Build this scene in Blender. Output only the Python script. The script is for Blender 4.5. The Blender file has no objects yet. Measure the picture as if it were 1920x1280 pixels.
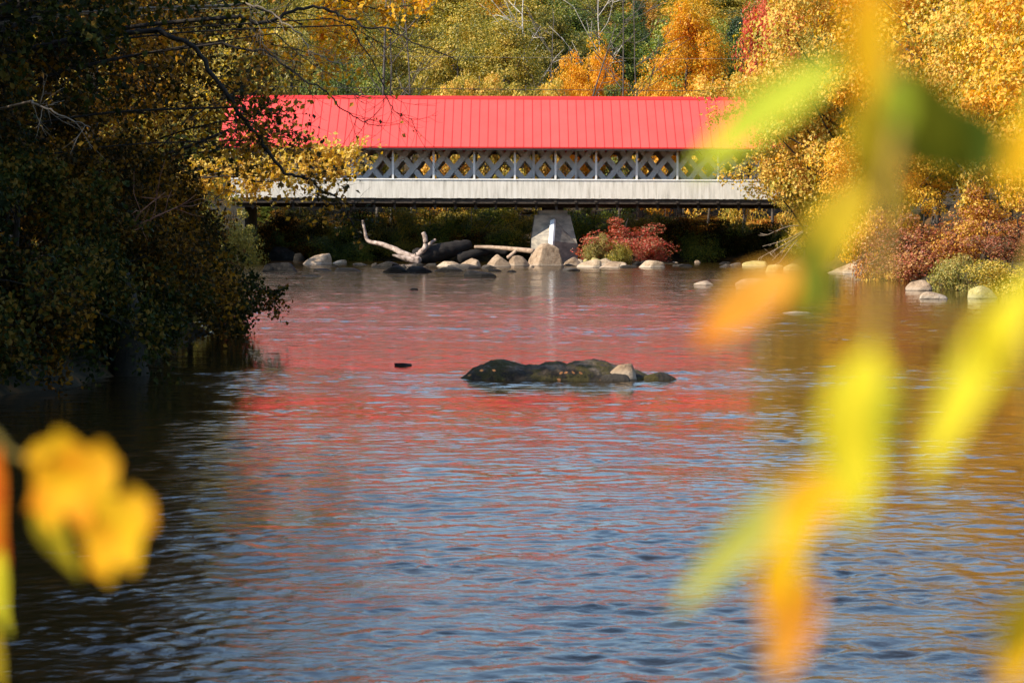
import bpy, bmesh, math, random
import numpy as np
from mathutils import Vector, Matrix, noise

# ------------------------------------------------------------------ camera, world, sun, exposure
SC = bpy.context.scene
COL = SC.collection
FPX = 1920 * 50.0 / 22.2
cam_d = bpy.data.cameras.new('camera')
cam = bpy.data.objects.new('camera', cam_d); COL.objects.link(cam)
SC.camera = cam
cam_d.lens = 50; cam_d.sensor_width = 22.2
cam_d.clip_start = 0.05; cam_d.clip_end = 3000
CAM_M = Matrix.Translation((0, 0, 3)) @ Matrix.Rotation(math.radians(90 - 2.94), 4, 'X') @ Matrix.Rotation(math.radians(0.22), 4, 'Z')
cam.matrix_world = CAM_M
cam_d.dof.use_dof = True
cam_d.dof.focus_distance = 110
cam_d.dof.aperture_fstop = 4.0
cam_d.dof.aperture_blades = 0

SUN = Vector((-0.70, -0.37, 0.61)).normalized()     # direction towards the sun
W = bpy.data.worlds.new('World'); SC.world = W; W.use_nodes = True
wn = W.node_tree; wn.nodes.clear()
sky = wn.nodes.new('ShaderNodeTexSky'); sky.sky_type = 'NISHITA'; sky.sun_disc = False
sky.sun_elevation = math.asin(SUN.z)
sky.sun_rotation = math.atan2(SUN.x, SUN.y)
sky.altitude = 100; sky.dust_density = 0.7; sky.air_density = 1.2; sky.ozone_density = 3.0
bg = wn.nodes.new('ShaderNodeBackground'); bg.inputs[1].default_value = 0.15
wo = wn.nodes.new('ShaderNodeOutputWorld')
wn.links.new(sky.outputs[0], bg.inputs[0]); wn.links.new(bg.outputs[0], wo.inputs[0])
sl = bpy.data.lights.new('sun', 'SUN'); sl.energy = 4.0; sl.angle = math.radians(0.53); sl.color = (1, 0.90, 0.74)
so = bpy.data.objects.new('sun', sl); COL.objects.link(so)
so.rotation_euler = SUN.to_track_quat('Z', 'Y').to_euler()
SC.view_settings.view_transform = 'Standard'; SC.view_settings.look = 'None'
SC.view_settings.gamma = 1; SC.view_settings.exposure = 0.78
SC.view_settings.use_curve_mapping = False
SC.render.engine = 'CYCLES'
cy = SC.cycles
cy.max_bounces = 5; cy.diffuse_bounces = 3; cy.glossy_bounces = 3; cy.transmission_bounces = 3; cy.transparent_max_bounces = 4
cy.caustics_reflective = False; cy.caustics_refractive = False
cy.sample_clamp_indirect = 4; cy.use_denoising = True

# ------------------------------------------------------------------ helpers
def P(px, py, Y):
    """the point of the place seen at photo pixel (px, py) at ground distance Y"""
    d = CAM_M.to_3x3() @ Vector(((px - 960) / FPX, -(py - 640) / FPX, -1))
    o = CAM_M.translation
    return o + d * ((Y - o.y) / d.y)
def G(px, py, z=0.0):
    d = CAM_M.to_3x3() @ Vector(((px - 960) / FPX, -(py - 640) / FPX, -1))
    o = CAM_M.translation
    return o + d * ((z - o.z) / d.z)

def tag(o, label=None, cat=None, group=None, kind=None):
    if label: o['label'] = label
    if cat: o['category'] = cat
    if group: o['group'] = group
    if kind: o['kind'] = kind
    return o
def empty(name, loc, label=None, cat=None, group=None, rz=0.0):
    o = bpy.data.objects.new(name, None); COL.objects.link(o)
    o.location = loc; o.rotation_euler = (0, 0, rz); o.empty_display_size = 0.2
    return tag(o, label, cat, group)
def link(name, me, parent=None, mat=None):
    """an object of mesh me; its vertices are in the parent's local space"""
    o = bpy.data.objects.new(name, me); COL.objects.link(o)
    if parent: o.parent = parent
    if mat:
        if not me.materials: me.materials.append(mat)
        elif me.materials[0] is not mat:
            o.material_slots[0].link = 'OBJECT'; o.material_slots[0].material = mat
    return o
def np_mesh(name, V, F, smooth=False, mat=None):
    """V (n,3) array, F (m,k) int array of equal polygons"""
    me = bpy.data.meshes.new(name)
    V = np.ascontiguousarray(V, dtype=np.float32); F = np.ascontiguousarray(F, dtype=np.int32)
    k = F.shape[1]
    me.vertices.add(len(V)); me.vertices.foreach_set('co', V.ravel())
    me.loops.add(F.size); me.loops.foreach_set('vertex_index', F.ravel())
    me.polygons.add(len(F))
    me.polygons.foreach_set('loop_start', np.arange(0, F.size, k, dtype=np.int32))
    me.polygons.foreach_set('loop_total', np.full(len(F), k, dtype=np.int32))
    me.polygons.foreach_set('use_smooth', np.full(len(F), bool(smooth)))
    me.update(calc_edges=True)
    if mat: me.materials.append(mat)
    return me
class MB:
    """collects boxes and free quads into one quad mesh"""
    def __init__(s): s.v = []; s.f = []
    def hexa(s, p):
        b = len(s.v); s.v += [tuple(q) for q in p]
        s.f += [[b+i for i in q] for q in ((0,3,2,1),(4,5,6,7),(0,1,5,4),(1,2,6,5),(2,3,7,6),(3,0,4,7))]
        return s
    def box(s, x0, x1, y0, y1, z0, z1):
        return s.hexa([(x0,y0,z0),(x1,y0,z0),(x1,y1,z0),(x0,y1,z0),(x0,y0,z1),(x1,y0,z1),(x1,y1,z1),(x0,y1,z1)])
    def mesh(s, name, mat=None, smooth=False):
        return np_mesh(name, np.array(s.v, dtype=float), np.array(s.f), smooth, mat)
def tubes(name, paths, n=6, mat=None, rough=0.0, seed=0):
    """paths: list of (points (k,3), radii (k,)) -> one mesh of tapered tubes"""
    rng = np.random.default_rng(seed)
    VV, FF = [], []; base = 0
    for pts, rad in paths:
        pts = np.asarray(pts, float); rad = np.asarray(rad, float); k = len(pts)
        if k < 2: continue
        t = np.gradient(pts, axis=0); t /= np.linalg.norm(t, axis=1)[:, None] + 1e-9
        ref = np.array([0, 0, 1.0]) if abs(t[0, 2]) < 0.8 else np.array([0, 1.0, 0])
        a = np.cross(t, ref); a /= np.linalg.norm(a, axis=1)[:, None] + 1e-9
        b = np.cross(t, a)
        ang = np.linspace(0, 2*np.pi, n, endpoint=False)
        rr = rad[:, None] * (1 + rough * rng.uniform(-1, 1, (k, n)))
        V = pts[:, None, :] + rr[..., None] * (np.cos(ang)[None, :, None]*a[:, None, :] + np.sin(ang)[None, :, None]*b[:, None, :])
        V = V.reshape(-1, 3)
        i = np.arange(k-1)[:, None]*n; j = np.arange(n)[None, :]; j2 = (j+1) % n
        F = np.stack([i+j, i+j2, i+n+j2, i+n+j], -1).reshape(-1, 4)
        tip = len(V); V = np.vstack([V, pts[-1] + t[-1]*rad[-1]*0.3, pts[0] - t[0]*rad[0]*0.3])
        jj = np.arange(n)
        e = (k-1)*n
        F = np.vstack([F, np.stack([e+jj, e+(jj+1) % n, np.full(n, tip), np.full(n, tip)], -1),
                       np.stack([(jj+1) % n, jj, np.full(n, tip+1), np.full(n, tip+1)], -1)])
        VV.append(V); FF.append(F + base); base += len(V)
    V = np.vstack(VV); F = np.vstack(FF)
    tri = F[:, 2] == F[:, 3]
    me = bpy.data.meshes.new(name)
    polys = [list(f) for f in F[~tri]] + [list(f[:3]) for f in F[tri]]
    me.from_pydata(V.tolist(), [], [[int(q) for q in p] for p in polys])
    me.polygons.foreach_set('use_smooth', np.ones(len(me.polygons), dtype=bool)); me.update()
    if mat: me.materials.append(mat)
    return me
def smooth_path(pts, k=8):
    pts = [np.array(p, float) for p in pts]
    out = []
    for i in range(len(pts)-1):
        p0 = pts[max(i-1, 0)]; p1 = pts[i]; p2 = pts[i+1]; p3 = pts[min(i+2, len(pts)-1)]
        for j in range(k):
            t = j / k
            out.append(0.5*((2*p1)+(-p0+p2)*t+(2*p0-5*p1+4*p2-p3)*t*t+(-p0+3*p1-3*p2+p3)*t**3))
    out.append(pts[-1])
    return np.array(out)
def leaf_mesh(name, C, N, size, rng, aspect=0.6, droop=0.0, mat=None, fold=0.14):
    """every leaf a folded quad of its own"""
    n = len(C)
    T = rng.normal(size=(n, 3)); T[:, 2] -= droop
    T -= N * np.sum(T*N, 1)[:, None]; T /= np.linalg.norm(T, axis=1)[:, None] + 1e-9
    B = np.cross(N, T)
    s = size[:, None]
    v0 = C - T*s*0.5; v2 = C + T*s*0.5
    m = C - T*s*0.06 + N*s*fold
    v1 = m + B*s*aspect*0.5; v3 = m - B*s*aspect*0.5
    V = np.stack([v0, v1, v2, v3], 1).reshape(-1, 3)
    F = np.arange(4*n).reshape(n, 4)
    return np_mesh(name, V, F, False, mat)
def unit(a): return a / (np.linalg.norm(a, axis=-1, keepdims=True) + 1e-9)

# ------------------------------------------------------------------ materials
def new_mat(name):
    m = bpy.data.materials.new(name); m.use_nodes = True
    nt = m.node_tree
    return m, nt, nt.nodes['Principled BSDF']
def nd(nt, typ, **kw):
    n = nt.nodes.new(typ)
    for k, v in kw.items():
        if k in n.inputs: n.inputs[k].default_value = v
        else: setattr(n, k, v)
    return n
def ramp(nt, stops, interp='LINEAR'):
    r = nt.nodes.new('ShaderNodeValToRGB'); r.color_ramp.interpolation = interp
    el = r.color_ramp.elements
    while len(el) < len(stops): el.new(0.5)
    for e, (p, c) in zip(el, stops):
        e.position = p; e.color = (*c, 1) if len(c) == 3 else c
    return r
def noisy(name, stops, scale=2.0, detail=6, rough=0.8, bump=0.0, bscale=None, stretch=None, spec=0.3, dist=0.0, objvar=0.0):
    m, nt, bs = new_mat(name)
    tc = nt.nodes.new('ShaderNodeNewGeometry') if stretch is None else nt.nodes.new('ShaderNodeNewGeometry')
    vec = tc.outputs['Position']
    if stretch:
        mp = nt.nodes.new('ShaderNodeMapping'); mp.inputs['Scale'].default_value = stretch
        nt.links.new(vec, mp.inputs['Vector']); vec = mp.outputs[0]
    nz = nd(nt, 'ShaderNodeTexNoise', Scale=scale, Detail=detail, Roughness=0.62, Distortion=dist)
    nt.links.new(vec, nz.inputs['Vector'])
    r = ramp(nt, stops); nt.links.new(nz.outputs[0], r.inputs[0])
    col = r.outputs[0]
    if objvar:
        oi = nt.nodes.new('ShaderNodeObjectInfo')
        mr = nd(nt, 'ShaderNodeMapRange'); mr.inputs[3].default_value = 1-objvar; mr.inputs[4].default_value = 1+objvar
        nt.links.new(oi.outputs['Random'], mr.inputs[0])
        hs = nt.nodes.new('ShaderNodeHueSaturation'); nt.links.new(mr.outputs[0], hs.inputs['Value']); nt.links.new(col, hs.inputs['Color'])
        col = hs.outputs[0]
    nt.links.new(col, bs.inputs['Base Color'])
    bs.inputs['Roughness'].default_value = rough; bs.inputs['Specular IOR Level'].default_value = spec
    if bump:
        n2 = nd(nt, 'ShaderNodeTexNoise', Scale=bscale or scale*4, Detail=6, Roughness=0.65)
        nt.links.new(vec, n2.inputs['Vector'])
        b = nd(nt, 'ShaderNodeBump', Strength=0.6, Distance=bump)
        nt.links.new(n2.outputs[0], b.inputs['Height']); nt.links.new(b.outputs[0], bs.inputs['Normal'])
    return m
def leafmat(name, cols, trans=0.35, spec=0.35, rough=0.42, patch=0.35, amt=0.9):
    m, nt, bs = new_mat(name)
    g = nt.nodes.new('ShaderNodeNewGeometry')
    nz = nd(nt, 'ShaderNodeTexNoise', Scale=patch, Detail=3)
    nt.links.new(g.outputs['Position'], nz.inputs['Vector'])
    ma = nd(nt, 'ShaderNodeMath', operation='MULTIPLY_ADD'); ma.inputs[1].default_value = 1.9*amt; ma.inputs[2].default_value = -0.95*amt+0.10
    nt.links.new(nz.outputs[0], ma.inputs[0])
    mb = nd(nt, 'ShaderNodeMath', operation='MULTIPLY_ADD'); mb.inputs[1].default_value = 0.8
    nt.links.new(g.outputs['Random Per Island'], mb.inputs[0]); nt.links.new(ma.outputs[0], mb.inputs[2])
    k = len(cols)
    r = ramp(nt, [((i+0.5)/k, c) for i, c in enumerate(cols)])
    nt.links.new(mb.outputs[0], r.inputs[0])
    oi = nt.nodes.new('ShaderNodeObjectInfo')
    mr = nd(nt, 'ShaderNodeMapRange'); mr.inputs[3].default_value = 0.82; mr.inputs[4].default_value = 1.15
    nt.links.new(oi.outputs['Random'], mr.inputs[0])
    hs = nt.nodes.new('ShaderNodeHueSaturation'); nt.links.new(mr.outputs[0], hs.inputs['Value']); nt.links.new(r.outputs[0], hs.inputs['Color'])
    nt.links.new(hs.outputs[0], bs.inputs['Base Color'])
    bs.inputs['Roughness'].default_value = rough; bs.inputs['Specular IOR Level'].default_value = spec
    tr = nt.nodes.new('ShaderNodeBsdfTranslucent')
    h2 = nt.nodes.new('ShaderNodeHueSaturation'); h2.inputs['Saturation'].default_value = 1.15; h2.inputs['Value'].default_value = 1.2
    nt.links.new(hs.outputs[0], h2.inputs['Color']); nt.links.new(h2.outputs[0], tr.inputs[0])
    mx = nt.nodes.new('ShaderNodeMixShader'); mx.inputs[0].default_value = trans
    nt.links.new(bs.outputs[0], mx.inputs[1]); nt.links.new(tr.outputs[0], mx.inputs[2])
    nt.links.new(mx.outputs[0], nt.nodes['Material Output'].inputs[0])
    return m
LM = {
 'olive': leafmat('olive_leaves', [(.08,.10,.02),(.19,.18,.03),(.36,.28,.05),(.52,.37,.07)]),
 'yolive': leafmat('yellow_olive_leaves', [(.13,.14,.025),(.30,.26,.04),(.56,.42,.07),(.70,.48,.09)]),
 'gold':   leafmat('gold_leaves', [(.36,.28,.03),(.78,.46,.04),(.90,.56,.06),(.86,.40,.04)]),
 'palegold': leafmat('pale_gold_leaves', [(.32,.29,.05),(.64,.46,.08),(.84,.57,.12),(.86,.46,.09)], spec=.22),
 'orange': leafmat('orange_leaves', [(.60,.32,.02),(.90,.46,.02),(.95,.56,.03),(.88,.30,.02)], trans=.42),
 'rust':   leafmat('rust_leaves', [(.22,.18,.03),(.52,.30,.04),(.74,.36,.05),(.56,.20,.035)]),
 'green':  leafmat('green_leaves', [(.05,.08,.02),(.12,.17,.03),(.24,.28,.045),(.42,.38,.06)]),
 'dgreen': leafmat('shade_toned_green_leaves', [(.012,.018,.005),(.024,.034,.007),(.055,.055,.010),(.16,.09,.014)], trans=.2, spec=.08, rough=.6),  # green leaves with the bank's deep shade put into the colour
 'conifer': leafmat('conifer_needles', [(.03,.055,.022),(.05,.08,.03),(.08,.10,.035)], trans=.12),
 'red':    leafmat('red_leaves', [(.50,.06,.03),(.76,.12,.06),(.80,.26,.09)]),
 'redbrown': leafmat('red_brown_leaves', [(.20,.13,.05),(.50,.13,.08),(.74,.11,.08),(.50,.26,.12)], patch=.6),
 'redmix': leafmat('red_and_gold_leaves', [(.30,.11,.04),(.44,.15,.05),(.72,.38,.06),(.80,.50,.08)], patch=.6),
 'dusk': leafmat('shade_toned_brown_olive_leaves', [(.016,.016,.004),(.045,.032,.007),(.13,.058,.010),(.38,.18,.022)], patch=.5, spec=.1, rough=.6),  # brown olive leaves, darkened in colour to carry the left bank's shade
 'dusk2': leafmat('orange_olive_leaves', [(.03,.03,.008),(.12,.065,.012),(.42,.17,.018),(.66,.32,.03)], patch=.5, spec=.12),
 'amber': leafmat('amber_leaves', [(.60,.36,.06),(.88,.58,.11),(.92,.70,.20)], trans=.45, patch=.5),
 'brownred': leafmat('brown_red_leaves', [(.14,.10,.04),(.32,.12,.06),(.46,.13,.07),(.58,.34,.11)], patch=.6),
 'grass':  leafmat('river_grass', [(.22,.22,.05),(.46,.38,.09),(.44,.30,.08)], patch=.8),
}
bark = noisy('grey_bark', [(.3,(.05,.04,.03)),(.55,(.10,.085,.07)),(.75,(.19,.16,.13))], scale=3, stretch=(4,4,1), bump=.03)
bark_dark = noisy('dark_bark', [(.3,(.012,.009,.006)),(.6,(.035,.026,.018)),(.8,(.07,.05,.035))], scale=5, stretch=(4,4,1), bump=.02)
bark_pale = noisy('pale_bark', [(.35,(.30,.25,.20)),(.5,(.55,.49,.42)),(.58,(.62,.57,.50)),(.66,(.20,.17,.14))], scale=4, stretch=(1,1,4), bump=.02)
twig_pale = noisy('pale_twig_bark', [(.3,(.16,.12,.08)),(.7,(.36,.28,.2))], scale=8)
soil = noisy('bank_soil', [(.25,(.014,.011,.007)),(.45,(.032,.025,.012)),(.56,(.07,.045,.018)),(.66,(.14,.065,.02)),(.8,(.06,.055,.02))], scale=1.6, detail=9, rough=.95, bump=.08, bscale=5)

# water
def water_mat():
    m, nt, bs = new_mat('river_water')
    g = nt.nodes.new('ShaderNodeNewGeometry')
    sx = nt.nodes.new('ShaderNodeSeparateXYZ'); nt.links.new(g.outputs['Position'], sx.inputs[0])
    def mapped(scale):
        mp = nt.nodes.new('ShaderNodeMapping'); mp.inputs['Scale'].default_value = scale
        nt.links.new(g.outputs['Position'], mp.inputs[0]); return mp.outputs[0]
    def nz(scale, vec, detail=2, rough=.5, dist=0.):
        n = nd(nt, 'ShaderNodeTexNoise', Scale=scale, Detail=detail, Roughness=rough, Distortion=dist)
        nt.links.new(vec, n.inputs['Vector']); return n.outputs[0]
    def math_(op, a, b=None, c=None):
        n = nt.nodes.new('ShaderNodeMath'); n.operation = op
        for i, v in enumerate((a, b, c)):
            if v is None: continue
            if isinstance(v, (int, float)): n.inputs[i].default_value = v
            else: nt.links.new(v, n.inputs[i])
        return n.outputs[0]
    at = nt.nodes.new('ShaderNodeAttribute'); at.attribute_name = 'ruffle'
    patch = at.outputs['Fac']
    r2 = nz(7.5, mapped((.8, 1.25, 1)), 3, .6, .5)
    r3 = nz(2.6, mapped((.8, 1.25, 1)), 2, .6, .4)
    h = math_('ADD', math_('MULTIPLY', r2, .006), math_('MULTIPLY', r3, .010))
    h = math_('MULTIPLY', h, patch)
    b = nd(nt, 'ShaderNodeBump', Strength=1.0, Distance=1.0)
    nt.links.new(h, b.inputs['Height']); nt.links.new(b.outputs[0], bs.inputs['Normal'])
    bs.inputs['Base Color'].default_value = (.030, .017, .005, 1)
    bs.inputs['IOR'].default_value = 1.333
    bs.inputs['Specular IOR Level'].default_value = .5
    rr = math_('MULTIPLY_ADD', patch, .04, .025)
    nt.links.new(rr, bs.inputs['Roughness'])
    return m
water = water_mat()

roof_red = noisy('red_roof_metal', [(.3,(.88,.085,.07)),(.7,(.93,.098,.082))], scale=.5, rough=.55, spec=.25, objvar=.035)
roof_dark = noisy('red_seam_metal', [(.3,(.60,.03,.03)),(.7,(.66,.04,.035))], scale=.5, rough=.5, spec=.25)
def siding_mat():
    m, nt, bs = new_mat('weathered_white_siding')
    g = nt.nodes.new('ShaderNodeNewGeometry')
    mp = nt.nodes.new('ShaderNodeMapping'); mp.inputs['Scale'].default_value = (3.2, 1, .35)
    nt.links.new(g.outputs['Position'], mp.inputs[0])
    n = nd(nt, 'ShaderNodeTexNoise', Scale=1.0, Detail=8, Roughness=.7); nt.links.new(mp.outputs[0], n.inputs['Vector'])
    r = ramp(nt, [(.30,(.38,.34,.29)),(.42,(.62,.57,.48)),(.55,(.78,.72,.62)),(.7,(.82,.77,.68))]); nt.links.new(n.outputs[0], r.inputs[0])
    hs = nt.nodes.new('ShaderNodeHueSaturation')
    mr = nt.nodes.new('ShaderNodeMapRange'); mr.inputs[3].default_value = .955; mr.inputs[4].default_value = 1.01
    nt.links.new(g.outputs['Random Per Island'], mr.inputs[0]); nt.links.new(mr.outputs[0], hs.inputs['Value'])
    nt.links.new(r.outputs[0], hs.inputs['Color']); nt.links.new(hs.outputs[0], bs.inputs['Base Color'])
    bs.inputs['Roughness'].default_value = .7
    return m
siding_m = siding_mat()
white_paint = noisy('white_paint', [(.3,(.70,.68,.64)),(.7,(.84,.82,.78))], scale=3, rough=.55)
grey_paint = noisy('weathered_grey_white_paint', [(.3,(.50,.51,.52)),(.7,(.62,.63,.64))], scale=2, stretch=(1,1,1), rough=.7)
dark_timber = noisy('dark_timber', [(.3,(.03,.022,.016)),(.7,(.08,.06,.045))], scale=3, rough=.85, bump=.01)
brown_timber = noisy('brown_timber', [(.3,(.14,.11,.09)),(.7,(.24,.19,.16))], scale=3, rough=.8)
concrete = noisy('stained_concrete', [(.3,(.17,.15,.13)),(.5,(.32,.28,.23)),(.65,(.46,.39,.30)),(.8,(.40,.30,.20))], scale=1.2, stretch=(1,1,2.2), rough=.85, bump=.02, bscale=8)
dark_stone = noisy('darkened_masonry', [(.3,(.03,.028,.02)),(.7,(.09,.08,.06))], scale=2, rough=.9, bump=.04)  # stone tone darkened so the abutments do not stand out
steel = noisy('bright_steel_plate', [(.3,(.86,.86,.87)),(.7,(.93,.93,.93))], scale=2, rough=.35, spec=.6)

# ------------------------------------------------------------------ ground and river
YL = [-60, 8, 15, 30, 38, 44, 52, 62, 68, 80, 110, 150, 176, 200]
XL = [-14, -8, -7.5, -8.6, -8.9, -7.5, -8.6, -8.3, -10.5, -14, -20, -23, -22.5, -23]
YR = [-60, 8, 30, 70, 90, 105, 118, 132, 150, 166, 178, 200]
XR = [20, 12, 14, 19.5, 22.5, 22, 20.5, 23.5, 22.5, 20, 22, 23]
def ground(x, y):
    x = np.asarray(x, float); y = np.asarray(y, float)
    xl = np.interp(y, YL, XL); xr = np.interp(y, YR, XR)
    yf = 184 + 1.2*np.sin(x*.35) + .8*np.sin(x*.9+1)
    d = np.maximum(np.maximum(xl-x, x-xr), np.maximum(y-yf, 6.5-y))
    d = d + .35*np.sin(x*1.3+y*.7)*np.sin(y*.9-x*.4)
    bank = np.where(d > 0, 0.9*(1-np.exp(-np.maximum(d,0)/1.1)) + .11*np.clip(d, 0, 30), np.maximum(-1.3, d*.45) )
    hill = np.interp(y, [188, 200, 215, 240, 280, 350, 460, 620, 1200], [0, .3, 1.5, 6, 16, 30, 44, 50, 52])
    side = np.clip((np.abs(x)-35)/120, 0, 1)**1.2*22*np.clip((y+40)/120, 0, 1)
    bar = .75*np.exp(-((x-8.6)/4.5)**4 - ((y-173.5)/3.2)**4) - .45
    app = 4.2*np.exp(-((y-180)/9)**2)*np.clip((np.abs(x-3.5)-25.5)/3.5, 0, 1)
    return np.where(d > 0, np.maximum(bank + hill*np.clip(d/6,0,1) + side*.6, np.where(app > .2, app+.4, -9)), np.maximum(bank, bar))
gx = np.concatenate([-np.geomspace(30, 600, 40)[::-1], np.linspace(-29.6, 29.6, 180), np.geomspace(30, 600, 40)])
gy = np.concatenate([np.linspace(-60, 8, 25), np.linspace(9, 190, 330), np.geomspace(191, 1200, 70)])
XX, YY = np.meshgrid(gx, gy)
ZZ = ground(XX, YY)
fade = np.clip((ZZ+.2)/.6, 0, 1)
ZZ = ZZ + fade*(.10*np.sin(XX*2.1+YY*1.3)*np.sin(YY*1.7-XX*.8) + .05*np.sin(XX*5.3)*np.sin(YY*4.1))
nx, ny = len(gx), len(gy)
ii = (np.arange(ny-1)[:, None]*nx + np.arange(nx-1)[None, :]).ravel()
me = np_mesh('ground', np.stack([XX, YY, ZZ], -1).reshape(-1, 3), np.stack([ii, ii+1, ii+nx+1, ii+nx], -1), True, soil)
tag(link('ground', me), 'brown leaf strewn river banks and wooded hillside', kind='structure')
def smooth_noise(x, y, seed):
    """value noise on numpy arrays, 0..1"""
    xi = np.floor(x).astype(np.int64); yi = np.floor(y).astype(np.int64); fx = x-xi; fy = y-yi
    fx = fx*fx*(3-2*fx); fy = fy*fy*(3-2*fy)
    def hsh(i, j):
        n = (i*374761393 + j*668265263 + seed*974711) & 0x7fffffff
        n = ((n ^ (n >> 13))*1274126177) & 0x7fffffff
        return ((n ^ (n >> 16)) & 0xffff)/65535.0
    return (hsh(xi, yi)*(1-fx)+hsh(xi+1, yi)*fx)*(1-fy) + (hsh(xi, yi+1)*(1-fx)+hsh(xi+1, yi+1)*fx)*fy
def river():
    rows = [-55.0, 0, 5, 9]; y = 12.0
    while y < 186: rows.append(y); y += max(.026, y*.0013)
    rows += [195, 230]; rows = np.array(rows)
    u = np.concatenate([[-70, -50], np.linspace(-1, 1, 330), [50, 70]])
    Yg = np.repeat(rows[:, None], len(u), 1)
    half = np.clip(Yg*.235+1.0, 4, 50)
    Xg = np.where(np.abs(u)[None, :] > 1, u[None, :]*np.ones_like(Yg), u[None, :]*half)
    # where wind and current ruffle the surface, across the stream
    warp = smooth_noise(Xg*.055, Yg*.09, 1)*.65 + smooth_noise(Xg*.16, Yg*.3, 2)*.35 - .5
    yw = Yg + warp*np.interp(Yg, [15, 40, 80, 180], [8, 8, 20, 40])
    ruf = np.interp(yw, [10, 18, 24, 30, 35, 39, 41.5, 46, 49, 58, 62, 68, 84, 92, 120, 142, 150, 175, 186],
                        [1.25, 1.1, .80, .58, .46, .36, .85, .8, .30, .32, .75, .85, .80, .62, .75, 1.0, 1.5, 1.3, .8])
    streak = smooth_noise(Xg*.30, Yg*1.1, 3)*.6 + smooth_noise(Xg*.9, Yg*2.6, 4)*.4
    ruf = ruf*np.clip(.35+1.35*streak, 0, 1.8)
    sig = .052*ruf
    rg = np.random.default_rng(12)
    dy = np.gradient(rows)[:, None]
    Z = np.zeros_like(Xg)
    for lo, hi, frac, m in ((.10, .22, .62, 24), (.22, .42, .88, 26), (.42, .80, .62, 24), (.80, 2.0, .24, 12)):
        band = np.zeros_like(Xg)
        for i in range(m):
            lam = math.exp(rg.uniform(math.log(lo), math.log(hi))); k = 2*math.pi/lam
            a = rg.normal()*1.25 + math.pi/2; ph = rg.uniform(0, 6.28)
            band += np.cos(k*(math.cos(a)*Xg+math.sin(a)*Yg)+ph)/k
        band *= math.sqrt(2.0/m)*frac
        Z += band*sig*np.clip((lo*.5/dy-.6)/.6, 0, 1) * (smooth_noise(Xg*.55/lo**.5, Yg*1.0/lo**.5, int(lo*100))**1.6)*2.4
    edge = np.clip((Yg-12)/1, 0, 1)*np.clip((50-np.abs(Xg))/4, 0, 1); Z *= edge
    nx_, ny_ = len(u), len(rows)
    ii = (np.arange(ny_-1)[:, None]*nx_ + np.arange(nx_-1)[None, :]).ravel()
    me = np_mesh('river_water', np.stack([Xg, Yg, Z], -1).reshape(-1, 3), np.stack([ii, ii+1, ii+nx_+1, ii+nx_], -1), True, water)
    at = me.attributes.new('ruffle', 'FLOAT', 'POINT'); at.data.foreach_set('value', ruf.ravel().astype(np.float32))
    tag(link('river_water', me), 'rippled river surface reflecting red roof, trees and sky', kind='structure')
river()
def gz(x, y): return float(ground(np.array([x]), np.array([y]))[0])

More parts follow.
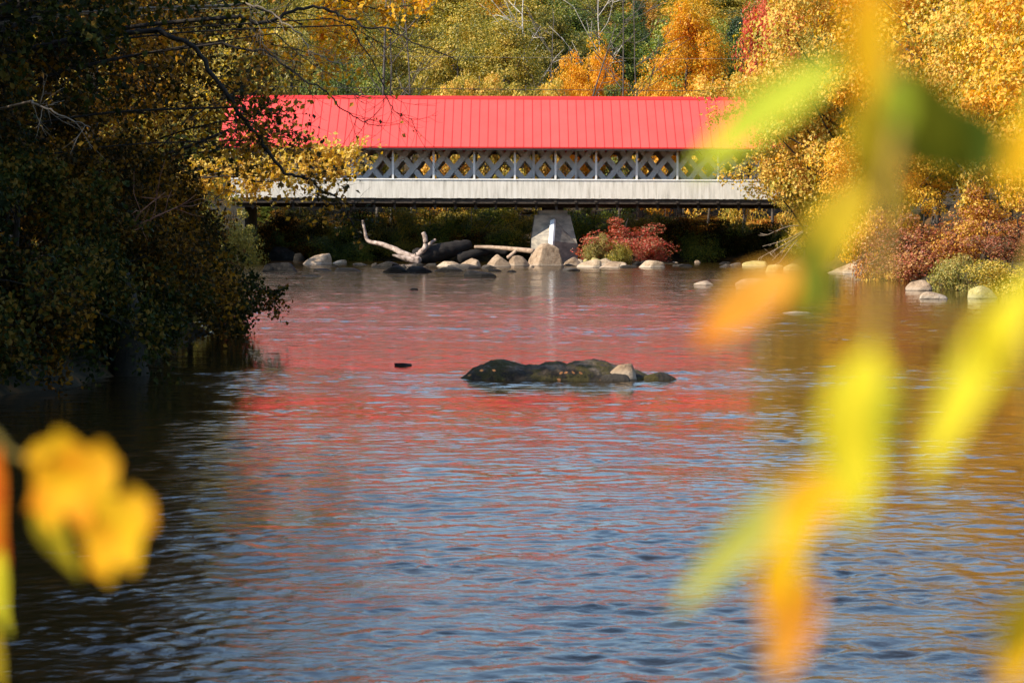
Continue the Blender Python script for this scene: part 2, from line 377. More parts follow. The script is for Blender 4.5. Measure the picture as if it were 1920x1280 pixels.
# ------------------------------------------------------------------ covered bridge
def bridge():
    yF = 175.0
    pz = lambda py, Y, px=965: P(px, py, Y).z
    X0 = P(433, 300, yF).x; X1 = P(1640, 300, yF).x
    zb, zt = pz(372, yF), pz(337.5, yF)         # siding bottom, top
    ze = pz(276.5, yF-1.25)                     # eave edge
    yE = yF - 1.25; yR = 179.6
    zr = pz(184, yR)
    yB = 2*yR - yF; yEB = 2*yR - yE
    ox, oy, oz = 3.4, yR, 0
    root = empty('covered_bridge', (0, 0, 0), 'white lattice sided covered bridge with a long red metal roof across the river', 'bridge')
    # roof panels, both slopes
    pw = 16.8/ (FPX/yE); n = int((X1-X0+1.6)/pw); xs = X0 - .8
    def panel(y0, z0, y1, z1, name, w=pw-.022):
        t = .035
        L = math.hypot(y1-y0, z1-z0); ny_, nz_ = -(z1-z0)/L, (y1-y0)/L
        if nz_ < 0: ny_, nz_ = -ny_, -nz_
        mb = MB()
        mb.hexa([(0,y0,z0),(w,y0,z0),(w,y1,z1),(0,y1,z1),
                 (0,y0+ny_*t,z0+nz_*t),(w,y0+ny_*t,z0+nz_*t),(w,y1+ny_*t,z1+nz_*t),(0,y1+ny_*t,z1+nz_*t)])
        return mb.mesh(name, roof_red)
    def seam(y0, z0, y1, z1, name):
        L = math.hypot(y1-y0, z1-z0); ny_, nz_ = -(z1-z0)/L, (y1-y0)/L
        if nz_ < 0: ny_, nz_ = -ny_, -nz_
        t = .062; w = .035; mb = MB()
        mb.hexa([(0,y0,z0),(w,y0,z0),(w,y1,z1),(0,y1,z1),
                 (0,y0+ny_*t,z0+nz_*t),(w,y0+ny_*t,z0+nz_*t),(w,y1+ny_*t,z1+nz_*t),(0,y1+ny_*t,z1+nz_*t)])
        return mb.mesh(name, roof_dark)
    pf, pb = panel(yE, ze, yR, zr, 'roof_panel'), panel(yEB, ze, yR, zr, 'roof_panel')
    sf, sb = seam(yE, ze, yR, zr, 'roof_seam'), seam(yEB, ze, yR, zr, 'roof_seam')
    rng = random.Random(4)
    for me_, se_ in ((pf, sf), (pb, sb)):
        for i in range(n):
            o = link('roof_panel', me_, root); o.location = (xs + i*pw, 0, rng.uniform(0, .006))
            s = link('roof_seam', se_, o); s.location = (pw-.033, 0, .002)
    xe = xs + n*pw
    mb = MB()   # ridge cap
    mb.hexa([(xs-.02,yR-.28,zr-.12),(xe+.02,yR-.28,zr-.12),(xe+.02,yR,zr+.08),(xs-.02,yR,zr+.08),
             (xs-.02,yR-.26,zr-.05),(xe+.02,yR-.26,zr-.05),(xe+.02,yR,zr+.15),(xs-.02,yR,zr+.15)])
    mb.hexa([(xs-.02,yR,zr+.08),(xe+.02,yR,zr+.08),(xe+.02,yR+.28,zr-.12),(xs-.02,yR+.28,zr-.12),
             (xs-.02,yR,zr+.15),(xe+.02,yR,zr+.15),(xe+.02,yR+.26,zr-.05),(xs-.02,yR+.26,zr-.05)])
    link('ridge_cap', mb.mesh('ridge_cap', roof_dark), root)
    for ya, sgn in ((yE, 1), (yEB, -1)):       # drip edge, fascia, rafters
        link('drip_edge', MB().box(xs, xe, min(ya-.03*sgn, ya+.05*sgn), max(ya-.03*sgn, ya+.05*sgn), ze-.07, ze-.003).mesh('drip_edge', roof_dark), root)
        a, b = ya+.055*sgn, ya+.10*sgn
        link('fascia_board', MB().box(xs, xe, min(a,b), max(a,b), ze-.20, ze-.02).mesh('fascia_board', brown_timber), root)
    raf = MB()
    sl_ = (zr-ze)/(yR-yE)
    for s in (1, -1):
        f = (lambda y: y) if s == 1 else (lambda y: 2*yR-y)
        raf.hexa([(0,f(yE+.12),ze-.16+.12*sl_),(.10,f(yE+.12),ze-.16+.12*sl_),(.10,f(yR),zr-.16),(0,f(yR),zr-.16),
                  (0,f(yE+.12),ze-.02+.12*sl_),(.10,f(yE+.12),ze-.02+.12*sl_),(.10,f(yR),zr-.02),(0,f(yR),zr-.02)])
    rm = raf.mesh('rafter', brown_timber)
    k = 32
    for i in range(k+1):
        o = link('rafter', rm, root); o.location = (X0 + (X1-X0)*i/k, 0, 0)
    # posts, plates, rails, siding
    zp = ze + .85*sl_        # roof underside at post line
    xp0 = P(889.2, 300, yF).x; bay = 76.0/(FPX/yF)
    for y in (yF, yB):
        kk = range(math.ceil((X0+.2-xp0)/bay), int((X1-.1-xp0)/bay)+1)
        pm = MB().box(-.075, .075, -.075, .075, zt-.02, zp).mesh('post', white_paint)
        for i in kk:
            o = link('post', pm, root); o.location = (xp0 + i*bay, y, 0)
        s = -1 if y == yF else 1
        link('top_plate', MB().box(X0, X1, y-.09, y+.09, zp, zp+.16).mesh('top_plate', brown_timber), root)
        a, b = y-.10 + (.0), y+.14
        link('cap_rail', MB().hexa([(X0, y-.13, zt-.02),(X1, y-.13, zt-.02),(X1, y+.12, zt+.03),(X0, y+.12, zt+.03),
                                    (X0, y-.13, zt+.035),(X1, y-.13, zt+.035),(X1, y+.12, zt+.09),(X0, y+.12, zt+.09)]).mesh('cap_rail', white_paint), root)
        mb = MB(); x = X0; r = random.Random(7)
        while x < X1:
            w = r.uniform(.22, .34); w = min(w, X1-x)
            dy = r.uniform(-.003, .003); y0 = y + s*.07 + dy
            mb.box(x+.0015, x+w-.0015, min(y0, y0-s*.03), max(y0, y0-s*.03), zb+r.uniform(-.015, .01), zt-.025); x += w
        o = link('siding_boards', mb.mesh('siding_boards', siding_m), root); o['kind'] = 'stuff'
        link('siding_rail', MB().box(X0, X1, y-.03, y+.03, zb+.15, zb+.30).mesh('siding_rail', dark_timber), root)
    # the two lattice trusses
    yT1 = yF + 1.7; yT2 = 2*yR - yT1
    zc1 = pz(316.7, yT1); xc = P(889.2, 316.7, yT1).x; px1 = FPX/yT1
    pitch = 38.0/px1; half_v = 22.5/px1
    slope = (half_v)/(pitch/2)
    zlo, zhi = zb - .3, zp + .35
    W_ = .40; th = .07
    ang = math.atan(slope); hx = W_/2/math.sin(ang)
    def plank(sgn):
        mb = MB(); dx = (zhi-zlo)/slope*sgn
        mb.hexa([(-hx,-th/2,0),(hx,-th/2,0),(hx,th/2,0),(-hx,th/2,0),
                 (dx-hx,-th/2,zhi-zlo),(dx+hx,-th/2,zhi-zlo),(dx+hx,th/2,zhi-zlo),(dx-hx,th/2,zhi-zlo)])
        return mb.mesh('lattice_plank', grey_paint)
    pA, pB = plank(1), plank(-1)
    run = (zhi-zlo)/slope
    for yt in (yT1, yT2):
        for sgn, pm, yy in ((1, pA, yt-.045), (-1, pB, yt+.045)):
            off = (zc1-zlo)/slope*sgn
            i0 = math.floor((X0-xc)/pitch); i1 = math.ceil((X1-xc)/pitch)
            for i in range(i0, i1+1):
                xb = xc + i*pitch - off
                if min(xb, xb+run*sgn) < X0-.2 or max(xb, xb+run*sgn) > X1+.2: continue
                o = link('lattice_plank', pm, root); o.location = (xb, yy, zlo)
        for nm, za, zb_ in (('bottom_chord', zb-.28, zb+.05), ('top_chord', zp+.25, zp+.55)):
            for q in (-.14, .14):
                link(nm, MB().box(X0, X1, yt+q-.04, yt+q+.04, za, zb_).mesh(nm, dark_timber if nm[0] == 'b' else grey_paint), root)
    xm = P(1041, 300, yF).x
    for d in (-40, 40):
        link('inner_post', MB().box(xm+d/24.7-.09, xm+d/24.7+.09, yT1-.24, yT1-.09, zb, zp+.3).mesh('inner_post', grey_paint), root)
    # floor
    link('deck', MB().box(X0, X1, yF+.12, yB-.12, zb+.10, zb+.22).mesh('deck', dark_timber), root)
    link('sidewalk_stringer', MB().box(X0, X1, yF+.10, yF+.32, zb-.40, zb+.08).mesh('sidewalk_stringer', dark_timber), root)
    link('truss_sill', MB().box(X0, X1, yT1-.22, yT1+.22, zb-.66, zb-.30).mesh('truss_sill', dark_timber), root)
    link('truss_sill', MB().box(X0, X1, yT2-.22, yT2+.22, zb-.66, zb-.30).mesh('truss_sill', dark_timber), root)
    bm_ = MB().box(-.11, .11, yF+.04, yB-.04, zb-.30, zb+.08).mesh('floor_beam', dark_timber)
    hg = MB().box(-.09, .09, yF+.40, yF+.55, zb-.85, zb-.28).mesh('hanger_block', dark_timber)
    i = 0; x = xp0 - 12*bay/2
    for i in range(-20, 26):
        x = xp0 + i*bay/2
        if x < X0+.3 or x > X1-.3: continue
        o = link('floor_beam', bm_, root); o.location = (x, 0, 0)
        o = link('hanger_block', hg, root); o.location = (x+.1, 0, 0)
    # gable ends
    for x in (X0-.05, X1+.05):
        mb = MB(); yy = [yF, yF+2, yR, yB-2, yB]
        zu = lambda y: ze + sl_*min(y-yE, yEB-y) - .05
        y = yF
        while y < yB-.01:
            y2 = min(y+.3, yB); zlow = zb if (y < yF+1.9 or y2 > yB-1.9) else zt+2.6
            mb.hexa([(x-.03,y+.005,zlow),(x+.03,y+.005,zlow),(x+.03,y2-.005,zlow),(x-.03,y2-.005,zlow),
                     (x-.03,y+.005,zu(y)),(x+.03,y+.005,zu(y)),(x+.03,y2-.005,zu(y2)),(x-.03,y2-.005,zu(y2))]); y = y2
        o = link('gable_boards', mb.mesh('gable_boards', siding_m), root); o['kind'] = 'stuff'
    # pier
    yp = 176.7
    pr = empty('bridge_pier', (xm, yp, 0), 'concrete pier with sloping cutwater under the middle of the bridge', 'bridge pier')
    L = lambda px, py, Y=yp: P(px, py, Y) - Vector((xm, yp, 0))
    zcap = L(1038, 403).z; zc2 = L(1038, 394).z
    wl = [L(1003, 403), L(1069, 403), L(1083, 460), L(996, 452)]
    yb = 8.2
    def prism(pts, y0, y1, zbot):
        (a, b, c, d) = pts
        mb = MB()
        mb.hexa([(d.x,y0,d.z),(c.x,y0,c.z),(c.x,y1,c.z),(d.x,y1,d.z),(a.x,y0,a.z),(b.x,y0,b.z),(b.x,y1,b.z),(a.x,y1,a.z)])
        mb.hexa([(d.x,y0,zbot),(c.x,y0,zbot),(c.x,y1,zbot),(d.x,y1,zbot),(d.x,y0,d.z),(c.x,y0,c.z),(c.x,y1,c.z),(d.x,y1,d.z)])
        return mb
    link('pier_wall', prism(wl, 0, yb, -1.3).mesh('pier_wall', concrete), pr)
    link('pier_cap', MB().box(L(1010,400).x, L(1064,400).x, .15, yb-.15, zcap+.003, zc2).mesh('pier_cap', concrete), pr)
    link('bearing_timber', MB().box(L(1018,400).x, L(1056,400).x, .5, yb-.4, zc2+.003, zb-.665).mesh('bearing_timber', dark_timber), pr)
    T = L(1039, 411); T.y = -.01
    ynose = -2.3
    Bt = L(1036, 452, yp+ynose)
    La = L(996.5, 447); La.y = 0; Ra = L(1082.5, 457); Ra.y = 0
    me_ = bpy.data.meshes.new('cutwater')
    V = [T, La, Bt, Ra, Vector((La.x, 0, -1.3)), Vector((Bt.x, ynose, -1.3)), Vector((Ra.x, 0, -1.3))]
    me_.from_pydata([tuple(v) for v in V], [], [(0,1,2),(0,2,3),(1,4,5,2),(2,5,6,3),(0,3,6,4,1)]); me_.materials.append(concrete)
    link('cutwater', me_, pr)
    st = MB(); a = T + Vector((0,-.03,.03)); b = Bt + Vector((0,-.05,0)); w = .30
    st.hexa([(a.x-w,a.y-.02,a.z-.12),(a.x,a.y-.10,a.z),(a.x+.12,a.y-.02,a.z-.06),(a.x,a.y+.02,a.z-.1),
             (b.x-w,b.y+.20,b.z),(b.x,b.y-.08,b.z),(b.x+.14,b.y+.12,b.z),(b.x,b.y+.1,b.z)])
    st.hexa([(b.x-w,b.y+.20,b.z-.003),(b.x,b.y-.08,b.z-.003),(b.x+.14,b.y+.12,b.z-.003),(b.x,b.y+.1,b.z-.003),
             (b.x-w,b.y+.20,-1),(b.x,b.y-.08,-1),(b.x+.14,b.y+.12,-1),(b.x,b.y+.1,-1)])
    link('steel_nose_plate', st.mesh('steel_nose_plate', steel), pr)
    for x, nm in ((X0-.6, 'on the left bank behind the dark trees'), (X1+.6, 'on the right bank behind the yellow trees')):
        o = link('bridge_abutment', MB().box(x-1.6, x+1.6, yF+.3, yB-.3, -1.2, zb-.67).mesh('bridge_abutment', dark_stone))
        tag(o, 'concrete bridge abutment ' + nm, 'abutment')
bridge()

# ------------------------------------------------------------------ rocks
def rock_mat(name, lo, mid, hi, base=(.55,.45,.34), line=.12, rough=.85, moss=None, spec=.3):
    m, nt, bs = new_mat(name)
    g = nt.nodes.new('ShaderNodeNewGeometry')
    n = nd(nt, 'ShaderNodeTexNoise', Scale=2.6, Detail=9, Roughness=.7); nt.links.new(g.outputs['Position'], n.inputs['Vector'])
    r = ramp(nt, [(.30, lo), (.48, mid), (.68, hi)]); nt.links.new(n.outputs[0], r.inputs[0])
    col = r.outputs[0]
    sx = nt.nodes.new('ShaderNodeSeparateXYZ'); nt.links.new(g.outputs['Position'], sx.inputs[0])
    n3 = nd(nt, 'ShaderNodeTexNoise', Scale=3, Detail=4); nt.links.new(g.outputs['Position'], n3.inputs['Vector'])
    ad = nd(nt, 'ShaderNodeMath', operation='MULTIPLY_ADD'); ad.inputs[1].default_value = -.25; nt.links.new(n3.outputs[0], ad.inputs[0]); nt.links.new(sx.outputs[2], ad.inputs[2])
    mr = nd(nt, 'ShaderNodeMapRange'); mr.inputs[1].default_value = line-.13; mr.inputs[2].default_value = line-.06; mr.inputs[3].default_value = .8; mr.inputs[4].default_value = 0
    nt.links.new(ad.outputs[0], mr.inputs[0])
    mx = nd(nt, 'ShaderNodeMix', data_type='RGBA'); nt.links.new(mr.outputs[0], mx.inputs['Factor'])
    nt.links.new(col, mx.inputs[6]); mx.inputs[7].default_value = (*base, 1); col = mx.outputs[2]
    # wet foot just above the water
    wr = nd(nt, 'ShaderNodeMapRange'); wr.inputs[1].default_value = .0; wr.inputs[2].default_value = .05; wr.inputs[3].default_value = .75; wr.inputs[4].default_value = 0
    nt.links.new(sx.outputs[2], wr.inputs[0])
    m2 = nd(nt, 'ShaderNodeMix', data_type='RGBA'); nt.links.new(wr.outputs[0], m2.inputs['Factor'])
    nt.links.new(col, m2.inputs[6]); m2.inputs[7].default_value = (.035,.028,.02,1); col = m2.outputs[2]
    if moss:
        n4 = nd(nt, 'ShaderNodeTexNoise', Scale=1.7, Detail=7, Roughness=.7); nt.links.new(g.outputs['Position'], n4.inputs['Vector'])
        r4 = ramp(nt, [(.50, (0,0,0)), (.56, (1,1,1))]); nt.links.new(n4.outputs[0], r4.inputs[0])
        m3 = nd(nt, 'ShaderNodeMix', data_type='RGBA'); nt.links.new(r4.outputs[0], m3.inputs['Factor'])
        nt.links.new(col, m3.inputs[6]); m3.inputs[7].default_value = (*moss, 1); col = m3.outputs[2]
    nt.links.new(col, bs.inputs['Base Color'])
    bs.inputs['Roughness'].default_value = rough; bs.inputs['Specular IOR Level'].default_value = spec
    n2 = nd(nt, 'ShaderNodeTexNoise', Scale=7, Detail=8, Roughness=.7); nt.links.new(g.outputs['Position'], n2.inputs['Vector'])
    b = nd(nt, 'ShaderNodeBump', Strength=.8, Distance=.13); nt.links.new(n2.outputs[0], b.inputs['Height']); nt.links.new(b.outputs[0], bs.inputs['Normal'])
    return m
RM = {
 'tan': rock_mat('tan_granite', (.16,.10,.06), (.38,.26,.16), (.54,.39,.26), base=(.45,.34,.24)),
 'pale': rock_mat('pale_granite', (.26,.18,.11), (.46,.33,.21), (.60,.46,.30), base=(.56,.45,.33)),
 'dark': rock_mat('dark_wet_rock', (.005,.004,.0035), (.014,.012,.010), (.040,.034,.028), base=(.008,.007,.006), rough=.75, spec=.15),
 'grey': rock_mat('grey_rock', (.025,.02,.017), (.075,.06,.045), (.17,.135,.10), base=(.04,.033,.026)),
 'moss': rock_mat('mossy_dark_rock', (.018,.012,.008), (.065,.045,.028), (.20,.15,.10), base=(.015,.011,.007), moss=(.060,.046,.010), rough=.8),
 'mosstan': rock_mat('yellow_green_mossy_rock', (.26,.22,.08), (.48,.40,.14), (.60,.50,.24), base=(.45,.40,.2)),
}
def rock(px0, px1, pyt, pyb, mat, label, name='boulder', seed=None, depth=.8, peak=.5, flat=1.0, blocky=0.0, cat='rock', group=None, roughness=.20, yw=None):
    a, b = G(px0, pyb), G(px1, pyb)
    if yw is not None:
        a, b = P(px0, pyb, yw), P(px1, pyb, yw)
    Y = (a.y+b.y)/2; w = b.x-a.x; c = (a+b)/2
    h = P((px0+px1)/2, pyt, Y).z - max(c.z, 0)
    h = max(h, .04)
    rng = random.Random(seed if seed is not None else int(px0*7+pyt))
    bm = bmesh.new()
    bmesh.ops.create_icosphere(bm, subdivisions=4 if w > 1.2 else 3, radius=1)
    off = Vector((rng.uniform(-50,50), rng.uniform(-50,50), rng.uniform(-50,50)))
    dp = w*depth/2
    planes = [(Vector((rng.gauss(0,1), rng.gauss(0,1), rng.uniform(-.3,1.0))).normalized(), rng.uniform(.42,.80)) for _ in range(11)]
    for v in bm.verts:
        p = v.co.copy()
        s = 1 + roughness*noise.noise(p*1.1+off) + roughness*.5*noise.noise(p*2.6+off) + roughness*.18*noise.noise(p*7+off)
        if blocky: 
            m_ = max(abs(p.x), abs(p.y), abs(p.z)); s *= (1-blocky) + blocky/m_*.85
        q = p*s
        for pn, pd in planes:
            dd_ = q.dot(pn)-pd
            if dd_ > 0: q -= pn*dd_*.85
        # crest leaning to one side
        q.x += (peak-.5)*1.1*max(q.z, 0)
        v.co = (q.x*w/2*.98, q.y*dp, q.z)
    zs = [v.co.z for v in bm.verts]; xs_ = [v.co.x for v in bm.verts if v.co.z > 0]
    zm = max(zs); kx = w/(max(xs_)-min(xs_)); cx = (max(xs_)+min(xs_))/2
    for v in bm.verts:
        z = v.co.z/zm
        z = math.copysign(abs(z)**(1/flat if z > 0 else 1), z)
        v.co.z = z*h if z > 0 else z*max(h*.6, .25)
        v.co.x = (v.co.x-cx)*kx
    me = bpy.data.meshes.new(name); bm.to_mesh(me); bm.free()
    me.polygons.foreach_set('use_smooth', np.ones(len(me.polygons), dtype=bool))
    o = link(name, me, None, RM[mat]); o.location = (c.x, Y + dp*.85, max(c.z, 0) if yw is None else 0)
    if yw is not None: o.location.z = 0
    return tag(o, label, cat, group)
R_ = rock
R_(567,621,475,496,'tan','rounded tan boulder with a vertical crack at the far left of the rock line',depth=.8, flat=1.3)
R_(622,650,487,494,'pale','small flat pale stone just right of the rounded tan boulder')
R_(490,557,492,510,'dark','dark domed rock in the water at the far left below the shrubs',peak=.45)
R_(586,621,503,508,'dark','thin dark rock slab low in the water under the rounded tan boulder',seed=5)
R_(626,676,502,509,'dark','low dark rock with a long right tail left of the driftwood',seed=6,peak=.35)
R_(558,602,515,518,'dark','barely awash dark rock nearest the viewer at the far left of the rock line',seed=7)
R_(660,688,493,497,'grey','small grey stone at the waterline left of the driftwood',seed=71)
R_(692,750,490,503,'dark','broad dark rock in front of the pale driftwood branch',seed=8)
R_(717,764,498,511,'dark','dark domed rock left of a pair in the shallows below the driftwood',seed=9)
R_(757,811,499,511,'dark','dark domed rock right of a pair in the shallows below the driftwood',seed=10)
R_(814,868,501,509,'dark','long low dark rock below the fallen dark log',seed=11,peak=.4)
R_(869,930,507,520,'dark','dark flat topped rock standing apart nearest the viewer in the middle of the river',seed=12,flat=1.8,blocky=.4)
R_(818,866,490,500,'pale','long low pale boulder at the foot of the dark log',seed=13,peak=.6)
R_(858,901,484,500,'tan','tan boulder touching the low pale one at the foot of the dark log',seed=14)
R_(838,900,495,504,'grey','flat grey shelf rock in front of the pale boulders',seed=15,flat=1.5)
R_(911,958,477,501,'tan','round tan boulder under the fallen pale log',seed=16)
R_(953,993,479,499,'tan','round boulder dark on its right side left of the pier boulder',seed=17,flat=1.3)
R_(903,930,496,503,'grey','small brown stone in front of the round tan boulder',seed=18)
R_(915,940,504,509,'dark','small dark rock awash right of centre of the shallows',seed=181)
R_(950,968,506,510,'dark','tiny dark rock awash left of the pier reflection',seed=182)
R_(990,1058,456,499,'tan','huge tan boulder standing right in front of the bridge pier',seed=77,depth=.7,flat=1.25,peak=.6,roughness=.28)
R_(1057,1092,482,498,'tan','angular tan boulder at the right foot of the pier',seed=24,blocky=.5)
R_(1071,1096,479,490,'pale','flat pale stone lying on top behind the angular tan boulder',seed=25,yw=166)
R_(1090,1106,481,492,'mosstan','small yellowish stone behind the angular tan boulder',seed=26,yw=167)
R_(1082,1128,486,502,'pale','low sloping pale boulder left of the big twin boulders',seed=27,peak=.6)
R_(1106,1140,482,495,'mosstan','yellowish rounded boulder behind the twin pale boulders',seed=28,yw=168)
R_(1115,1158,484,499,'pale','smooth pale boulder behind the tan one right of the pier',seed=29,yw=162)
R_(1124,1164,490,503,'tan','tan boulder in front of the smooth pale one right of the pier',seed=30)
R_(1155,1176,491,500,'pale','small pale boulder at the right end of the boulder row',seed=31)
R_(1164,1196,497,502,'grey','flat grey stone at the waterline right of the boulder row',seed=32,flat=1.6)
R_(1199,1247,488,502,'pale','lone pale boulder with a hooked right end',seed=33,peak=.75)
R_(1054,1088,502,508,'grey','low brown rock awash in front of the boulder row',seed=34)
R_(1261,1284,495,499,'grey','small grey stone right of the lone hooked boulder',seed=35)
R_(1350,1372,495,501,'grey','low dark grey stone touching the brown rounded one',seed=36,group=None)
R_(1366,1392,492,501,'grey','brown rounded stone left of the yellow topped boulder',seed=37)
R_(1392,1440,489,501,'mosstan','yellow topped flat boulder near the bare twigs on the right',seed=38,flat=1.6)
R_(1438,1470,496,511,'mosstan','mossy pointed rock right of the yellow topped boulder',seed=39)
R_(1465,1510,494,508,'mosstan','rounded mossy rock behind the blurred leaves on the right',seed=40)
R_(1302,1338,526,535,'tan','small angular rock alone in the red reflection',seed=41,peak=.2,blocky=.4)
R_(1382,1458,522,545,'tan','big flat domed boulder in the river half hidden by an orange leaf',seed=42,flat=1.7,blocky=.25)
R_(1470,1522,584,588,'pale','thin pale slab barely above the water nearest the viewer on the right',seed=43)
R_(1560,1660,484,513,'tan','large slanting slab rock on the right bank',seed=44,peak=.8,depth=.6)
R_(1582,1628,494,514,'pale','blocky pale boulder leaning on the slanting slab',seed=45,blocky=.5,flat=1.4)
R_(1626,1680,498,517,'pale','flat pale boulder between the slab and the red brown shrub',seed=46,flat=1.4)
R_(1628,1672,518,524,'tan','thin brown stone awash in front of the right bank boulders',seed=47)
R_(1700,1750,525,545,'tan','brown stone at the foot of the red brown shrub',seed=48)
R_(1728,1778,547,561,'pale','smooth pale stone in the water below the red brown shrub',seed=49,flat=1.4)
R_(1818,1872,536,560,'mosstan','domed boulder at the far right below the grassy bank',seed=50)
R_(768,784,540,544,'dark','tiny dark stone awash alone in the red reflection',seed=51)
R_(738,772,681,686,'dark','small dark stone awash left of the mossy river rock',seed=52)
R_(500,560,462,492,'dark','dark slanting boulder in shade on the far left bank',seed=53,yw=178,peak=.2)
R_(550,572,474,492,'dark','shaded block of rock beside the slanting boulder on the far left bank',seed=54,yw=177)
R_(1150,1202,468,492,'dark','large dark shaded boulder under the red shrub',seed=55,yw=172,peak=.7)

fr = random.Random(31)
for i in range(30):
    px = fr.choice([fr.uniform(820, 1010), fr.uniform(1050, 1200), fr.uniform(600, 830), fr.uniform(1180, 1400)]); w = fr.uniform(9, 26); pb = fr.uniform(493, 503)
    at_ = 'below the left driftwood' if px < 760 else 'below the dark log' if px < 880 else 'left of the pier boulder' if px < 1010 else 'right of the pier' if px < 1110 else 'along the pale boulder row' if px < 1200 else 'in the shallows right of the red shrub'
    m_k = fr.choice(['tan','grey','dark','tan'] if px > 830 else ['dark','grey'])
    R_(px-w/2, px+w/2, pb-fr.uniform(3, 8), pb, m_k, 'small %s filler stone between the boulders, %s' % ({'tan':'tan','grey':'grey brown','dark':'dark'}[m_k], at_), name='stone', seed=200+i, group='small stones between the shore boulders, %s %s' % (m_k, at_), blocky=fr.uniform(0, .4), cat='stone', roughness=.3)
# the mossy rock in the middle of the river: one ledge with a crest traced along its length, plus stones on it
def river_rock():
    prof = [(863,712),(872,703),(884,692),(900,683),(920,677),(945,676),(965,680),(985,685),(1005,684),(1025,680),(1048,679),(1062,683),
            (1078,679),(1098,676),(1120,675),(1140,679),(1155,686),(1175,688),(1195,692),(1210,700),(1225,706),(1240,712)]
    Yc = 44.6
    pts = [P(px, py, Yc) for px, py in prof]
    xs = np.array([p.x for p in pts]); zs = np.array([max(p.z, 0) for p in pts]) 
    nxg, nyg = 240, 70
    gx_ = np.linspace(xs[0]-.02, xs[-1]+.1, nxg); v = np.linspace(-1, 1, nyg)
    V = []
    for i, x in enumerate(gx_):
        h = float(np.interp(x, xs, zs, left=0, right=0))
        t = (x-gx_[0])/(gx_[-1]-gx_[0])
        dw = .75*math.sin(math.pi*min(max(t, .03), .97))**.5 + .1
        for j in range(nyg):
            u = v[j]; n1 = noise.noise(Vector((x*1.3, u*1.3+4, 2)))
            y = Yc + u*dw + .12*n1
            prf = (1-abs(u)**2.4)
            if u < 0: prf *= 1 - .10*max(0, math.sin(x*2.1+u*4))*(-u)
            z = h*prf - .12*abs(u)**3 + (.04*noise.noise(Vector((x*2.6, y*2.6, 5))) + .028*noise.noise(Vector((x*7, y*7, 1))) + .014*noise.noise(Vector((x*19, y*19, 7))))*min(1, h*4)
            if j in (0, nyg-1) or i in (0, nxg-1): z = -.5
            V.append((x, y, z))
    ii = (np.arange(nxg-1)[:, None]*nyg + np.arange(nyg-1)[None, :]).ravel()
    me = np_mesh('river_rock', np.array(V), np.stack([ii, ii+nyg, ii+nyg+1, ii+1], -1), True, RM['moss'])
    tag(link('river_rock', me), 'long dark mossy rock ledge alone in the middle of the river', 'rock')
    R_(1138,1194,681,716,'tan','pointed tan stone near the right end of the long mossy rock',seed=61,yw=44.0,peak=.75,roughness=.35,depth=.7)
    R_(1126,1182,701,717,'grey','low grey brown stone leaning against the front of the pointed tan stone',seed=62,yw=43.7,roughness=.3)
    R_(1196,1268,698,718,'moss','dark wedge of rock at the right tip of the long mossy rock',seed=63,yw=44.1,peak=.35,depth=.5)
    rng = random.Random(3)
    lf = noisy('fallen_leaf_brown', [(.3,(.26,.09,.03)),(.7,(.46,.20,.06))], scale=20, rough=.6)
    for px, py, lb in ((880,703,'orange leaf at the left end of the mossy rock'),(903,694,'brown leaf high on the left hump of the mossy rock'),
                   (926,694,'rust leaf right of the brown one on the left hump'),(1052,699,'left one of four brown leaves lying mid way along the mossy rock'),
                   (1061,698,'second from left of four brown leaves on the mossy rock'),(1075,698,'third from left of four brown leaves on the mossy rock'),
                   (1089,699,'right one of four brown leaves on the mossy rock'),(1048,711,'pale leaf at the waterline of the mossy rock'),
                   (1128,712,'orange leaf beside the low grey brown stone')):
        c = P(px, py, 43.86); s = .042
        out = [(-1,0),(-.5,.45),(0,.6),(.5,.4),(1,0),(.5,-.42),(0,-.55),(-.5,-.4)]
        me = bpy.data.meshes.new('fallen_leaf')
        vs = [(0,0,.01)] + [(x*s, 0 + .3*abs(y)*s, y*s) for x, y in out]
        me.from_pydata(vs, [], [(0, i+1, (i+1) % 8+1) for i in range(8)]); me.materials.append(lf)
        o = link('fallen_leaf', me); o.location = c; o.rotation_euler = (-.5, rng.uniform(-.6, .6), rng.uniform(-.4, .4))
        tag(o, lb, 'leaf', 'fallen leaves on the mossy river rock')
river_rock()

# ------------------------------------------------------------------ driftwood
def wood_obj(name, paths, mat, label, n=10, rough=.08, seed=0, cat='driftwood'):
    me = tubes(name, paths, n, mat, rough, seed)
    return tag(link(name, me), label, cat)
def pp(seq, Y, k=6):
    if not isinstance(Y, (list, tuple)): Y = [Y]*len(seq)
    return smooth_path([P(a, b, y) for (a, b), y in zip(seq, Y)], k)
drift_pale = noisy('bleached_driftwood', [(.34,(.10,.07,.055)),(.46,(.33,.24,.19)),(.6,(.52,.40,.33)),(.75,(.62,.50,.42))], scale=3.0, rough=.8, bump=.03)
drift_dark = noisy('dark_driftwood', [(.3,(.010,.008,.007)),(.6,(.025,.02,.017)),(.8,(.06,.05,.04))], scale=4, stretch=(.6,1,2.5), rough=.9, bump=.05, bscale=6)
drift_brown = noisy('brown_driftwood', [(.3,(.22,.14,.09)),(.7,(.50,.36,.25))], scale=3, rough=.85, bump=.02)
p1 = pp([(680,413),(684,432),(690,451),(715,458),(738,466),(755,475),(790,488)], [172,172,172,171.5,171,170.5,170])
p2 = pp([(772,486),(786,476),(797,464),(798,450),(794,436)], 170)
p3 = pp([(736,478),(750,482),(768,487),(786,489)], 169.5)
p4 = pp([(797,466),(808,456),(817,449)], 170.5)
